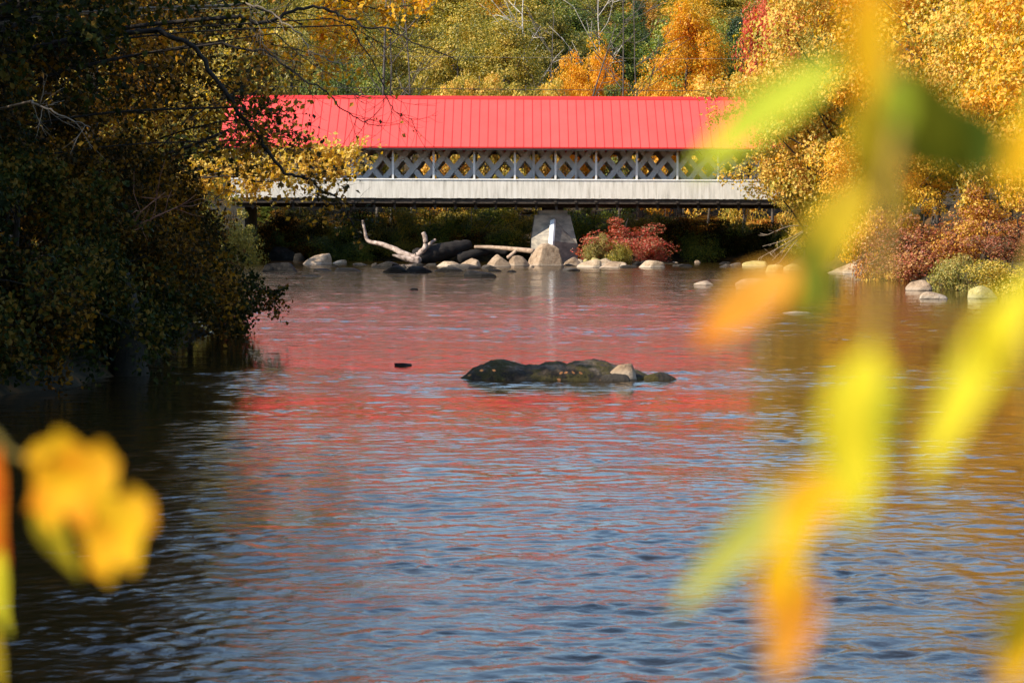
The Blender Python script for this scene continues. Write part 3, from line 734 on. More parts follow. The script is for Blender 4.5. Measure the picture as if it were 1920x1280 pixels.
wood_obj('driftwood_branch', [(p1, np.linspace(.08,.27,len(p1))), (p2, np.linspace(.24,.16,len(p2))), (p3, np.linspace(.06,.32,len(p3))), (p4, np.linspace(.16,.09,len(p4)))],
         drift_pale, 'bleached forked driftwood branch rising left of the dark log', seed=1, rough=.12)
p = pp([(778,484),(800,478),(830,472),(858,464),(882,458)], [170.4,170.6,171,171.5,172])
wood_obj('fallen_log', [(p, np.interp(np.linspace(0,1,len(p)), [0,.3,.7,1],[.62,.66,.58,.30]))], drift_dark, 'huge dark fallen log with a broken right end among the boulders', n=14, rough=.13, seed=2)
p = pp([(860,486),(890,476),(920,470),(950,474)], [171,171.5,172,172])
wood_obj('fallen_log', [(p, np.linspace(.42,.25,len(p)))], drift_dark, 'dark rotten log continuing right behind the round tan boulder', n=12, rough=.13, seed=3)
p = pp([(890,463),(925,464),(960,467),(1000,471)], [171.5,171,170,168])
wood_obj('fallen_log', [(p, np.linspace(.12,.20,len(p)))], drift_brown, 'long brown pole lying from the dark log to the pier boulder', n=10, rough=.06, seed=4)
p = pp([(952,484),(960,477),(968,470)], 168)
wood_obj('driftwood_stub', [(p, np.linspace(.17,.12,len(p)))], drift_brown, 'short brown stub of wood propped under the long pole', n=10, seed=5)

# ------------------------------------------------------------------ vegetation
TREES = {}
def crown_cloud(rng, n, H, z0, R, shape='round', nclust=70, cs=.16, inner=.5):
    """leaf positions: clumps spread through an uneven crown"""
    u = unit(rng.normal(size=(nclust, 3)))
    r = rng.uniform(inner**3, 1, nclust)**(1/3) * rng.uniform(.82, 1.12, nclust)
    c = u*r[:, None]
    hh = (H-z0)/2
    if shape == 'tall': c[:, :2] *= (1-.35*np.clip(c[:, 2:3], -1, 1))*.95
    if shape == 'cone': c[:, :2] *= np.clip(.55-.5*c[:, 2:3], .03, 1.1)
    if shape == 'dome': c[:, 2] = np.abs(c[:, 2])*1.9-.9
    lump = 1 + .22*np.sin(3*np.arctan2(c[:, 1], c[:, 0])+rng.uniform(0, 6)) * rng.uniform(.3, 1)
    C = np.stack([c[:, 0]*R*lump, c[:, 1]*R*lump, z0+hh+c[:, 2]*hh], -1)
    k = rng.integers(0, nclust, n)
    sz = rng.uniform(.6, 1.35, nclust)
    g = rng.normal(size=(n, 3)); g *= (rng.uniform(.2, 1, n)**(1/2.2)/ (np.linalg.norm(g, axis=1)+1e-9))[:, None]
    g *= np.array([1.15, 1.15, .75])
    pts = C[k] + g*(cs*R*1.5*sz[k])[:, None]
    cen = np.array([0, 0, z0+hh*.8])
    N = unit(unit(pts-C[k])*.7 + unit(pts-cen)*.6 + rng.normal(size=(n, 3))*.55 + np.array([0, 0, .35]))
    return pts, N, C
def skeleton(rng, C, H, R, z0, r0, nb=26, lean=0.0):
    paths = []
    top = H*.93
    k = 9; z = np.linspace(-.5, top, k)
    ax = np.stack([lean*(z/H)**1.5*R + .12*np.cumsum(rng.normal(size=k))*.5, .12*np.cumsum(rng.normal(size=k))*.5, z], -1)
    ax[0, :2] = 0; ax[1, :2] *= .3
    rad = r0*(1-np.clip(z/top, 0, 1))**.75 + .03; rad[0] *= 1.3
    paths.append((ax, rad))
    idx = rng.permutation(len(C))[:nb]
    for i in idx:
        e = C[i]
        zz = max(z0*.6, e[2] - np.hypot(e[0], e[1])*rng.uniform(.4, .9)); zz = min(zz, top*.9)
        s = np.array([np.interp(zz, z, ax[:, 0]), np.interp(zz, z, ax[:, 1]), zz])
        m = (s+e)/2 + rng.normal(size=3)*.06*R + np.array([0, 0, -.05*R])
        p = smooth_path([s, m, e], 4)
        rr = r0*.38*(1-zz/H)+.035
        paths.append((p, np.linspace(rr, .02, len(p))))
    return paths
def proto(key, n, H, z0, R, shape, nclust, cs, leaf, r0=.22, inner=.45, nb=26, aspect=.7, seed=0):
    rng = np.random.default_rng(seed)
    pts, N, C = crown_cloud(rng, n, H, z0, R, shape, nclust, cs, inner)
    size = leaf*rng.uniform(.6, 1.35, n)
    cm = leaf_mesh('crown_'+key, pts, N, size, rng, aspect, .5)
    tm = tubes('trunk_'+key, skeleton(rng, C, H, R, z0, r0, nb), 6, None, .06, seed)
    TREES[key] = (cm, tm, H, R)
proto('round', 36000, 14, 2.6, 5.0, 'round', 150, .15, .195, seed=1)
proto('round2', 36000, 13, 1.8, 4.8, 'round', 130, .165, .195, seed=2)
proto('tall', 33000, 17, 3.5, 4.0, 'tall', 150, .17, .19, seed=3)
proto('oval', 31000, 15, 1.2, 4.3, 'tall', 140, .16, .19, seed=4)
proto('sparse', 9000, 17, 5.0, 4.2, 'tall', 110, .17, .17, r0=.16, nb=80, seed=5)
proto('conifer', 22000, 18, 1.5, 4.4, 'cone', 150, .12, .26, inner=.3, aspect=.4, seed=6)
proto('bush', 9000, 4.5, -.3, 2.8, 'dome', 45, .22, .17, r0=.07, nb=16, seed=7)
proto('bush2', 8000, 3.2, -.3, 2.4, 'dome', 36, .24, .15, r0=.05, nb=14, seed=8)
proto('young', 13000, 8.5, .8, 2.6, 'oval', 60, .20, .16, r0=.10, nb=18, seed=9)

def tree(key, x, y, H, mat, label, group=None, name='tree', cat='tree', bk=None, R=None, rz=None, zoff=0.0):
    cm, tm, h0, r0 = TREES[key]
    t = empty(name, (x, y, gz(x, y)-.05+zoff), label, cat, group, rz if rz is not None else random.uniform(0, 6.28))
    s = H/h0; sr = (R/r0) if R else s
    t.scale = (sr, sr, s)
    tr = link('trunk' if cat == 'tree' else 'stems', tm, t, bk or (bark if cat == 'tree' else bark_dark))
    cr = link('crown' if cat == 'tree' else 'foliage', cm, t, LM[mat])
    cr['kind'] = 'stuff'
    return t
def tree_px(key, px, pytop, Y, mat, label, Rpx=None, **kw):
    p = P(px, pytop, Y)
    g = gz(p.x, Y)
    return tree(key, p.x, Y, p.z-g, mat, label, R=(Rpx*Y/FPX if Rpx else None), **kw)
random.seed(11)
SEGS = [(330,'behind the dark trees at the far left'),(430,'above the hidden left end of the bridge'),(520,'above the left end of the red roof'),(600,'above the roof left of the bare twigs'),(690,'left of the grey trunk cluster'),
        (780,'right by the grey trunk cluster'),(870,'right of the grey trunk cluster'),(950,'left of the white birch'),(1030,'right by the white birch'),(1110,'above the small round orange tree'),(1190,'above the leaning bare tree'),
        (1280,'above the bright orange maple'),(1360,'right of the bright orange maple'),(1450,'by the dark conifer and red maple'),(1560,'above the right end of the bridge'),(1700,'behind the right bank gold trees'),(9999,'behind the far right edge of the gold trees')]
def seg(px): return next(t for x, t in SEGS if px < x)
LOW = [(470,'at the far left'),(560,'above the slanting left boulder'),(640,'above the rounded left boulder'),(720,'behind the tall end of the pale driftwood'),(790,'behind the fork of the pale driftwood'),(870,'behind the dark log'),(940,'behind the brown pole'),(1010,'at the left foot of the pier'),
       (1100,'just right of the pier'),(1190,'behind the red shrub'),(1260,'right of the red shrub'),(1330,'above the small grey stone'),(1400,'left of the yellow topped boulder'),(9999,'by the dead branch on the right')]
def low(px): return next(t for x, t in LOW if px < x)
# first row behind the bridge, each named for its place along the roof
GA = None
tree_px('oval', 445, 40, 200, 'olive', 'olive tree behind the left end of the red roof, partly hidden by branches', 110)
tree_px('round', 545, 20, 204, 'yolive', 'yellow olive tree rising behind the left part of the red roof', 100)
tree_px('round2', 655, 95, 201, 'green', 'low green tree just behind the roof left of the grey trunks', 90)
tree_px('young', 745, 128, 199, 'yolive', 'small yellow green tree at the foot of the grey trunks', 55)
tree_px('young', 835, 135, 198, 'palegold', 'small bright yellow tree touching the roof ridge left of centre', 55)
tree_px('young', 905, 120, 199, 'palegold', 'small bright yellow tree touching the roof ridge under the wire', 60)
tree_px('young', 975, 140, 198, 'yolive', 'small yellow olive tree behind the middle of the roof ridge', 55)
tree_px('young', 1030, 132, 200, 'palegold', 'small pale yellow tree behind the ridge right of centre', 50)
tree_px('round2', 1105, 72, 203, 'orange', 'round orange tree behind the ridge right of centre', 62)
tree_px('young', 1165, 135, 199, 'green', 'small green tree between the orange tree and the bright orange maple', 45)
tree_px('oval', 1288, -6, 204, 'orange', 'big bright orange maple above the right half of the roof', 92)
tree_px('young', 1225, 130, 199, 'gold', 'golden sapling at the left foot of the bright orange maple', 50)
tree_px('young', 1330, 125, 198, 'palegold', 'pale golden sapling at the right foot of the bright orange maple', 55)
tree_px('conifer', 1385, 10, 222, 'conifer', 'dark green conifer right of the bright orange maple', 75)
tree_px('round', 1452, -30, 196, 'red', 'red maple top above the right end of the roof', 60)
tree_px('conifer', 1195, -20, 238, 'conifer', 'dark conifer behind and left of the bright orange maple', 60)
tree_px('conifer', 385, 60, 215, 'conifer', 'dark conifer behind the left end of the bridge', 70)
# further rows up the hill
kinds = {
 'olive': 'olive green tree in the hillside wood',
 'yolive': 'yellow olive tree in the hillside wood',
 'gold': 'golden tree in the hillside wood',
 'rust': 'rust brown tree in the hillside wood',
 'orange': 'orange tree in the hillside wood',
 'green': 'green tree in the hillside wood',
 'conifer': 'dark green conifer in the hillside wood'}
def choose(px, r):
    if px < 680: return r.choice(['olive','yolive','green','olive','rust','yolive'])
    if px < 1000: return r.choice(['yolive','olive','olive','gold','rust','yolive','green'])
    if px < 1200: return r.choice(['rust','rust','olive','olive','orange','green'])
    if px < 1480: return r.choice(['green','olive','rust','gold','conifer'])
    return r.choice(['gold','gold','yolive','rust'])
rr = random.Random(5)
for row, (Y, top0, top1, x0, x1, dx) in zip(('first','second','third','fourth','topmost'), ((222,  -5, 60, 250, 1650, 118), (245, -60, 10, 180, 1750, 112), (275, -75, -15, 150, 1800, 118), (312, -105, -60, 60, 1900, 118), (360, -130, -90, -40, 2050, 135))):
    px = x0
    while px < x1:
        m = choose(px, rr); key = rr.choice(['round','round2','tall','oval','tall'])
        if m == 'conifer': key = 'conifer'
        if rr.random() < .22 and Y < 300: key = 'sparse'
        q = px+rr.uniform(-25, 25); yy = Y+rr.uniform(-9, 9)
        gp = m; lb = kinds[m].split(' in the')[0].split(' high')[0] + ' in %s hillside row, %s' % (row, seg(q))
        if key == 'sparse': lb = 'thinly leaved tree, %s hillside row, %s' % (row, seg(q)); gp = 'thin'
        tree_px(key, q, rr.uniform(top0, top1), yy, m, lb, rr.uniform(78, 105), group='hillside trees behind the bridge, '+gp)
        px += dx*rr.uniform(.8, 1.2)
# grey trunks standing clear above the roof
def bare(px0, px1, pyt, Y, r0, mat, label, nb=5, seed=0, sink=True, group=None):
    a = P(px0, 183, Y); g = gz(a.x, Y)
    b = P(px1, pyt, Y); rg = np.random.default_rng(seed)
    base = np.array([a.x-(b.x-a.x)*.25, Y, g-.3]); top = np.array([b.x, Y, b.z])
    ln = np.linalg.norm(top-base)
    mid = (base+top)/2 + np.array([rg.normal()*.25, rg.normal()*.25, 0])
    p = smooth_path([base, mid, top], 6)
    r0 *= .72; p = p + np.cumsum(rg.normal(size=p.shape), 0)*.05
    paths = [(p-base, np.linspace(r0, r0*.35, len(p)))]
    t = empty('bare_tree', tuple(base), label, 'tree', group)
    link('trunk', tubes('trunk', paths, 7, mat, .05, seed), t)
    for i in range(nb):
        f = rg.uniform(.45, .97); s = p[int(f*(len(p)-1))]-base
        d = unit(np.array([rg.choice([-1, 1])*rg.uniform(.4, 1), rg.normal()*.4, rg.uniform(.3, 1.1)])); L = rg.uniform(.12, .25)*ln
        br = [s, s+d*L*.5+rg.normal(size=3)*.1, s+d*L+np.array([0, 0, .2*L])]
        q = smooth_path(br, 4); ps = [(q, np.linspace(r0*.4, .02, len(q)))]
        for _ in range(3):
            s2 = q[rg.integers(3, len(q))]; e = s2 + unit(d+rg.normal(size=3)*.6)*L*.45
            ps.append((np.array([s2, (s2+e)/2+rg.normal(size=3)*.05, e]), np.array([.035, .025, .012])))
        link('limb', tubes('limb', ps, 5, mat, .0, seed), t)
bare(708, 722, -5, 196, .24, bark, 'thick grey trunk, left of a cluster above the left part of the roof', 5, 1)
bare(732, 728, -20, 196.5, .17, bark, 'slim grey trunk in the middle of the cluster above the roof', 5, 2)
bare(768, 755, 0, 195.5, .15, bark, 'thin dark trunk right of the grey trunk cluster', 4, 3)
bare(985, 983, -20, 232, .17, bark_pale, 'white birch trunk high above the middle of the roof', 7, 4)
bare(1070, 1160, 48, 200, .16, bark, 'leaning bare tree slanting right above the roof', 6, 5)
bare(1163, 1168, -10, 197, .14, bark, 'slim bare trunk left of the bright orange maple', 8, 6)
bare(1198, 1196, -20, 199, .13, bark, 'bare trunk with thin branches against the left edge of the bright orange maple', 9, 7)
bare(1048, 1035, 10, 206, .12, bark, 'thin bare tree left of the leaning one', 8, 8)
bare(1130, 1120, -20, 215, .13, bark_pale, 'pale thin tree high right of the birch', 8, 9)
bare(1008, 985, 60, 214, .10, bark_pale, 'short pale leaning trunk below the birch', 4, 10)

# shrubs and saplings under the bridge on the far bank
ub = random.Random(8)
names = {'green': 'green shrub', 'olive': 'olive shrub', 'dusk': 'brown olive shrub', 'yolive': 'yellow green shrub', 'rust': 'rust coloured shrub', 'dgreen': 'dark green shrub'}
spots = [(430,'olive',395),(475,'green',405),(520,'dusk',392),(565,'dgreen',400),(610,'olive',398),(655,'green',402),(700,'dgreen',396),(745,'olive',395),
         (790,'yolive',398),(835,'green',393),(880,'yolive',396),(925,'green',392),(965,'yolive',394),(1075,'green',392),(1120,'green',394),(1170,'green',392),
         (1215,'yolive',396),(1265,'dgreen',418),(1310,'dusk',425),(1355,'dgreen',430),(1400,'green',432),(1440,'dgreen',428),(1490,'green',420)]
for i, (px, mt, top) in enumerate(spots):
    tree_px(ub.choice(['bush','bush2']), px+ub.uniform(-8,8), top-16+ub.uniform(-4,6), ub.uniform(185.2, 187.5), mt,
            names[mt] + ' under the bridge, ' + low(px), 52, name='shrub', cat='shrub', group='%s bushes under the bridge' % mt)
for i in range(26):
    px = ub.uniform(430, 1500); mt = ub.choice(['green','olive','dgreen','rust'] if px < 1200 else ['rust','dusk2' if False else 'rust','olive'])
    tree_px(ub.choice(['bush','young']), px, ub.uniform(378, 400) if px < 1200 else ub.uniform(398, 420), ub.uniform(194, 203), mt,
            names[mt] + ' set back under the bridge, ' + low(px), 50, name='shrub', cat='shrub', group='%s bushes set back under the bridge' % mt)
for i in range(34):
    px = 1225 + i*7.6 + ub.uniform(-3, 3); Y = ub.uniform(197, 212)
    p = P(px, 400, Y); g = gz(p.x, Y); L = ub.uniform(6, 8)
    ps = [(np.array([[0,0,-.2],[ub.uniform(-.15,.15),0,L*.5],[ub.uniform(-.4,.4),0,L]]), np.array([.04,.034,.02])*ub.uniform(.6,1.3))]
    t = link('sapling_trunk', tubes('sapling_trunk', ps, 6, twig_pale if i % 3 == 0 else bark_dark, .05)); t.location = (p.x, Y, g)
    tag(t, 'thin straight sapling trunk on the slope under the right half of the bridge', 'tree', 'thin saplings under the bridge')
# the small pale stems standing in the bushes left of the pier
for px0, py0, px1, py1, Y, lb in ((806,420,805,390,185.5,'thin pale dead stem above the bleached driftwood'),(882,450,884,388,185.5,'thin pale stem in the bushes above the dark log'),
                                  (893,445,925,408,185.0,'pale leaning stem in the bushes left of the pier'),(1388,446,1402,395,186,'pale leaning stem under the right half of the bridge'),
                                  (1240,448,1268,428,186,'short pale slanting stick right of the red shrub')):
    a, b = P(px0, py0, Y), P(px1, py1, Y)
    a2 = a + (a-b).normalized()*1.6
    pts = smooth_path([a2, a, (a+b)/2+Vector((.05,0,0)), b], 4)
    tag(link('dead_sapling', tubes('dead_sapling', [(pts, np.linspace(.07,.03,len(pts)))], 6, bark_pale)), lb, 'dead tree')
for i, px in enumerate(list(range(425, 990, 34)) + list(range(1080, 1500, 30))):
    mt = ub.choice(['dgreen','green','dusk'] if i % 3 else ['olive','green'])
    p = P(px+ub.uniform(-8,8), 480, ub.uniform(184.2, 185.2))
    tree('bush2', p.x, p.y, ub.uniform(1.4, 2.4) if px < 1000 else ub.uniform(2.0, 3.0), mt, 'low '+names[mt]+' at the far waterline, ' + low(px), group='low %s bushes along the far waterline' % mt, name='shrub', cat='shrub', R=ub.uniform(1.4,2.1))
tree_px('bush', 395, 372, 171, 'dusk', 'brown olive bush hiding the left abutment of the bridge', 60, name='shrub', cat='shrub')
tree_px('bush', 440, 384, 168, 'olive', 'olive bush at the waterline by the left abutment', 50, name='shrub', cat='shrub')
# red shrub and grasses right of the pier
tree_px('bush', 1165, 402, 172.8, 'redbrown', 'rounded red shrub right of the pier', 76, name='shrub', cat='shrub')
tree_px('bush2', 1122, 432, 171, 'grass', 'tall yellowish grass clump at the left foot of the red shrub', 27, name='grass_clump', cat='grass clump')
tree_px('bush2', 1218, 446, 172.5, 'redbrown', 'low reddish shrub spilling to the right of the rounded red shrub', 30, name='shrub', cat='shrub')
tree_px('bush2', 1160, 446, 170.6, 'yolive', 'low yellow green shrub below the rounded red shrub', 24, name='shrub', cat='shrub')

# right bank
tree_px('round', 1580, -90, 158, 'palegold', 'large golden tree leaning over the right end of the bridge', 175)
tree_px('round2', 1530, 115, 162, 'palegold', 'golden tree whose left boughs cover the end of the red roof', 112)
tree_px('round', 1760, -130, 145, 'gold', 'large gold orange tree on the right bank behind the blurred leaves', 200)
tree_px('round2', 1900, -90, 128, 'palegold', 'pale golden tree at the right edge of the photo', 170)
tree_px('oval', 1850, -150, 165, 'gold', 'tall golden tree furthest back on the right bank', 190)
tree_px('round2', 1565, 250, 168, 'yolive', 'yellow green tree hanging low over the water right of the bridge', 95)
tree_px('young', 1512, 285, 166, 'palegold', 'slender golden tree nearest the bridge siding on the right', 50)
tree_px('young', 1395, 118, 190, 'palegold', 'small pale golden tree behind the right end of the roof ridge', 48)
tree_px('round2', 1640, 230, 140, 'gold', 'mid sized golden tree above the slanting slab rock', 110)
tree_px('bush', 1690, 330, 124, 'redmix', 'shrub with yellow top and red lower leaves on the right bank', 75, name='shrub', cat='shrub')
tree_px('bush', 1735, 392, 119, 'brownred', 'dense red brown shrub hanging over the right bank water', 95, name='shrub', cat='shrub')
tree_px('bush', 1850, 340, 117, 'redmix', 'tall reddish shrub near the right edge of the photo', 90, name='shrub', cat='shrub')
tree_px('bush', 1905, 395, 112, 'brownred', 'dusky red shrub at the right edge of the photo', 85, name='shrub', cat='shrub')
tree_px('bush2', 1805, 468, 106, 'grass', 'grassy yellow green clump on the right bank by the water', 62, name='grass_clump', cat='grass clump')
tree_px('bush2', 1890, 480, 101, 'yolive', 'low yellow green bush by the water at the right edge', 75, name='shrub', cat='shrub')
tree_px('bush', 1610, 400, 160, 'olive', 'olive bush behind the slanting slab rock', 85, name='shrub', cat='shrub')
tree_px('bush2', 1540, 425, 170, 'olive', 'olive bush at the waterline right of the bridge', 60, name='shrub', cat='shrub')
for i, (px, Y, top, m) in enumerate([(2010,112,-120,'gold'),(2120,120,-100,'palegold'),(2060,150,-140,'gold'),(2200,150,-120,'yolive'),(1960,185,-110,'gold'),(1700,190,-100,'yolive'),(2250,95,-150,'gold'),(2150,78,-200,'gold'),(2400,80,-200,'yolive')]):
    tree_px(['round','round2','oval'][i % 3], px, top, Y, m, 'golden tree of the right bank wood, %s' % ['beyond the right edge of the photo','far beyond the right edge','behind the pale golden tree','outermost of the far wood','behind the tall golden tree','rising behind the blurred leaves','in the near wood out of frame','nearest the viewer out of frame','furthest right near the viewer'][i], 160*130/Y, group='trees of the right bank wood')
# bare twigs reaching over the water on the right
def twig_fan(base, tips, r, mat, label, name='dead_branch', seed=0, cat='branch'):
    rg = np.random.default_rng(seed); ps = []
    for tp in tips:
        p = smooth_path([base, (np.array(base)+np.array(tp))/2 + rg.normal(size=3)*.15, tp], 5)
        ps.append((p, np.linspace(r, r*.25, len(p))))
        for _ in range(5):
            s = p[rg.integers(3, len(p))]; d = unit(np.array(tp)-np.array(base)); e = s+unit(d+rg.normal(size=3)*.7)*rg.uniform(.3, .9)
            ps.append((np.array([s, (s+e)/2+rg.normal(size=3)*.04, e]), np.array([r*.4, r*.3, r*.12])))
    return tag(link(name, tubes(name, ps, 5, mat, 0, seed)), label, cat)
twig_fan(P(1520,425,163), [P(1423,484,161), P(1430,462,162), P(1448,488,162), P(1440,440,162), P(1462,492,162)], .07, twig_pale, 'grey dead branch fanning down to the water right of the bridge', seed=3)

# ------------------------------------------------------------------ left bank trees (near): limbs, twigs and leaves grown branch by branch
def grow(rg, start, d, L, r, level, paths, tips, up=.0, spread=.7, kids=(5, 5, 4), droop=0.0):
    k = 5 if level else 8
    pts = [np.array(start, float)]; dd = unit(np.array(d, float))
    for i in range(k):
        dd = unit(dd + rg.normal(size=3)*.13 + np.array([0, 0, up - droop*(i/k)]))
        pts.append(pts[-1] + dd*L/k)
    pts = np.array(pts)
    paths.append((pts, np.linspace(r, r*.35, len(pts))))
    if level >= len(kids):
        tips.append(pts); return
    if level == len(kids)-1: tips.append(pts)
    for i in range(kids[level]):
        f = rg.uniform(.25, 1.0); j = min(int(f*k), k)
        ax = unit(pts[min(j+1, k)]-pts[max(j-1, 0)])
        nd_ = unit(ax + unit(rg.normal(size=3))*spread*rg.uniform(.7, 1.3))
        grow(rg, pts[j], nd_, L*rg.uniform(.42, .68), max(r*(1-.6*f)*.55, .004), level+1, paths, tips, up, spread, kids, droop)
def leaves_on(rg, tips, per, size, spread, N_up=.4):
    P_, S_ = [], []
    for t in tips:
        n = rg.poisson(per)
        if n == 0: continue
        f = rg.uniform(.1, 1.05, n)*(len(t)-1); f = np.clip(f, 0, len(t)-1.001)
        i = f.astype(int); q = t[i] + (t[i+1]-t[i])*(f-i)[:, None]
        P_.append(q + rg.normal(size=(n, 3))*spread); 
    C = np.vstack(P_); n = len(C)
    N = unit(rg.normal(size=(n, 3)) + np.array([0, 0, N_up]))
    return C, N, size*rg.uniform(.6, 1.3, n)
def near_tree(x, y, H, R, mat, label, nl=9, per=10, leaf=.12, seed=0, z0=1.5, r0=.28, extra=None, bk=None, kids=(5,5,4), droop=.06, lean=(0,0), cat='tree', name='tree', sp=.12, elev=(.2,.9)):
    rg = np.random.default_rng(seed); paths, tips = [], []
    z = gz(x, y)
    t = empty(name, (x, y, z-.1), label, cat)
    k = 9; zz = np.linspace(0, H*.9, k)
    ax = np.stack([lean[0]*(zz/H)**1.3 + .1*np.cumsum(rg.normal(size=k))*.4, lean[1]*(zz/H)**1.3 + .1*np.cumsum(rg.normal(size=k))*.4, zz], -1); ax[0, :2] = 0
    tpaths = [(ax, r0*(1-zz/H)**.8+.02)]
    for i in range(nl):
        f = z0/H + (1-z0/H)*((i+rg.uniform(.0, .8))/nl)*.88
        s = np.array([np.interp(f*H, zz, ax[:, q]) for q in range(3)])
        a = i*2.4 + rg.uniform(-.5, .5)
        el = rg.uniform(*elev)
        L = R*(1.05-.55*f)*rg.uniform(.8, 1.1)
        grow(rg, s, (math.cos(a), math.sin(a), el), L, r0*.4*(1-f*.7), 0, paths, tips, .02, .75, kids, droop)
    C, N, S = leaves_on(rg, tips, per, leaf, sp)
    big = [p for p in paths if p[1][0] > .02]; small = [p for p in paths if p[1][0] <= .02]
    nb = name == 'shrub'
    link('trunk' if not nb else 'stems', tubes('trunk', tpaths+big, 6, bk or bark_dark, .04, seed), t)
    if small:
        o = link('twigs', tubes('twigs', small, 3, bk or bark_dark, 0, seed), t); o['kind'] = 'stuff'
    cr = link('crown' if not nb else 'foliage', leaf_mesh('crown', C, N, S, rg, .75, .9, LM[mat]), t); cr['kind'] = 'stuff'
    return t
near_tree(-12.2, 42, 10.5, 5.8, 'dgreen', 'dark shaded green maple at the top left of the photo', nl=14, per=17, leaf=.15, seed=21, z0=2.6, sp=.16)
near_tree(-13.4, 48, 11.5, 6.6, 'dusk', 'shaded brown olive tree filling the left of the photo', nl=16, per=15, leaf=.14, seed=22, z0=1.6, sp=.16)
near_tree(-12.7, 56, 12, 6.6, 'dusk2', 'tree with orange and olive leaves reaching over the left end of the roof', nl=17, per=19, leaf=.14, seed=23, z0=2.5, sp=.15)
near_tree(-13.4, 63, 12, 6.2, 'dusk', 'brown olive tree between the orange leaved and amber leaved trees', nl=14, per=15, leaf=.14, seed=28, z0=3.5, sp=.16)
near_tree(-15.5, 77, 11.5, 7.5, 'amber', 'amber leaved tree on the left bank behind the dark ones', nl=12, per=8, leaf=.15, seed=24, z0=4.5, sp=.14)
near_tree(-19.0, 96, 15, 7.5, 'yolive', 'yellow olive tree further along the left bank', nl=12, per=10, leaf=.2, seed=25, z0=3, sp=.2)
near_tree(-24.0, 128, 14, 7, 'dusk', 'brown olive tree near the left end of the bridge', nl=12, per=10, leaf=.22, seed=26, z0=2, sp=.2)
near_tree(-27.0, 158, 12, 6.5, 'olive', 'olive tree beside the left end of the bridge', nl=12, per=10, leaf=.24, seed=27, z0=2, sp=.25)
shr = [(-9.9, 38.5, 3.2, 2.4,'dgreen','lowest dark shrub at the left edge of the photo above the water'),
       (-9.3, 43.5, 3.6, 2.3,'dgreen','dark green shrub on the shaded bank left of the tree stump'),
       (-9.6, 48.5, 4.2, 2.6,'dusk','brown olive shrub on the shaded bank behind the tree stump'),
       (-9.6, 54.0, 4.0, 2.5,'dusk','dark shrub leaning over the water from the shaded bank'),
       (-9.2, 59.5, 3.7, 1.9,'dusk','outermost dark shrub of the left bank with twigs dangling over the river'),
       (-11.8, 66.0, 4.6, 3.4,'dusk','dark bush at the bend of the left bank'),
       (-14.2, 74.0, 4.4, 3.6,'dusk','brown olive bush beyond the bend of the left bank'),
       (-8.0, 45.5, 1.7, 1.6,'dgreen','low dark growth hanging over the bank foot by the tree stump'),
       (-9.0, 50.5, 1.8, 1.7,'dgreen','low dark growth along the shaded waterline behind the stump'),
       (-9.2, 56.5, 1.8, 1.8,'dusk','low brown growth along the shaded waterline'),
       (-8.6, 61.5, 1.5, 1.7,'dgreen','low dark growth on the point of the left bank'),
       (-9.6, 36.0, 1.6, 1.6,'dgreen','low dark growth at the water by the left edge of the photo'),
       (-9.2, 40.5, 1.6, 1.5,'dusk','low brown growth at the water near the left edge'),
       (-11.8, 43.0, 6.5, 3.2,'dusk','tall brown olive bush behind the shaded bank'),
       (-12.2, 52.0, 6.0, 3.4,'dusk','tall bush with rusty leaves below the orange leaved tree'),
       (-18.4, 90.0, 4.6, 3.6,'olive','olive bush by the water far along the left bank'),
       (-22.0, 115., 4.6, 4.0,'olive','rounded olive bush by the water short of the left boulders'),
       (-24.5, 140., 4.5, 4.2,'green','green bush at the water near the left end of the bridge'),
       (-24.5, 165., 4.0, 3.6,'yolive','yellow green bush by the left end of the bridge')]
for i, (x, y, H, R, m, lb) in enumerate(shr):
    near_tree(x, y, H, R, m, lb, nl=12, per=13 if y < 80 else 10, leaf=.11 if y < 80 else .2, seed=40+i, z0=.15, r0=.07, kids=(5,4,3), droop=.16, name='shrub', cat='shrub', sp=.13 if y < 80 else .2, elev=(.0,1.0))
# old stump on the shaded bank
p = smooth_path([P(245,735,45.0), P(238,640,45.2), P(228,560,45.4), P(222,515,45.5)], 5)
tag(link('tree_stump', tubes('tree_stump', [(p, np.linspace(.42,.24,len(p)))], 12, noisy('stump_wood', [(.3,(.008,.006,.003)),(.7,(.028,.021,.009))], scale=4, stretch=(4,4,.7), bump=.03), .12, 4)), 'leaning dim tree stump on the shaded left bank', 'tree stump')

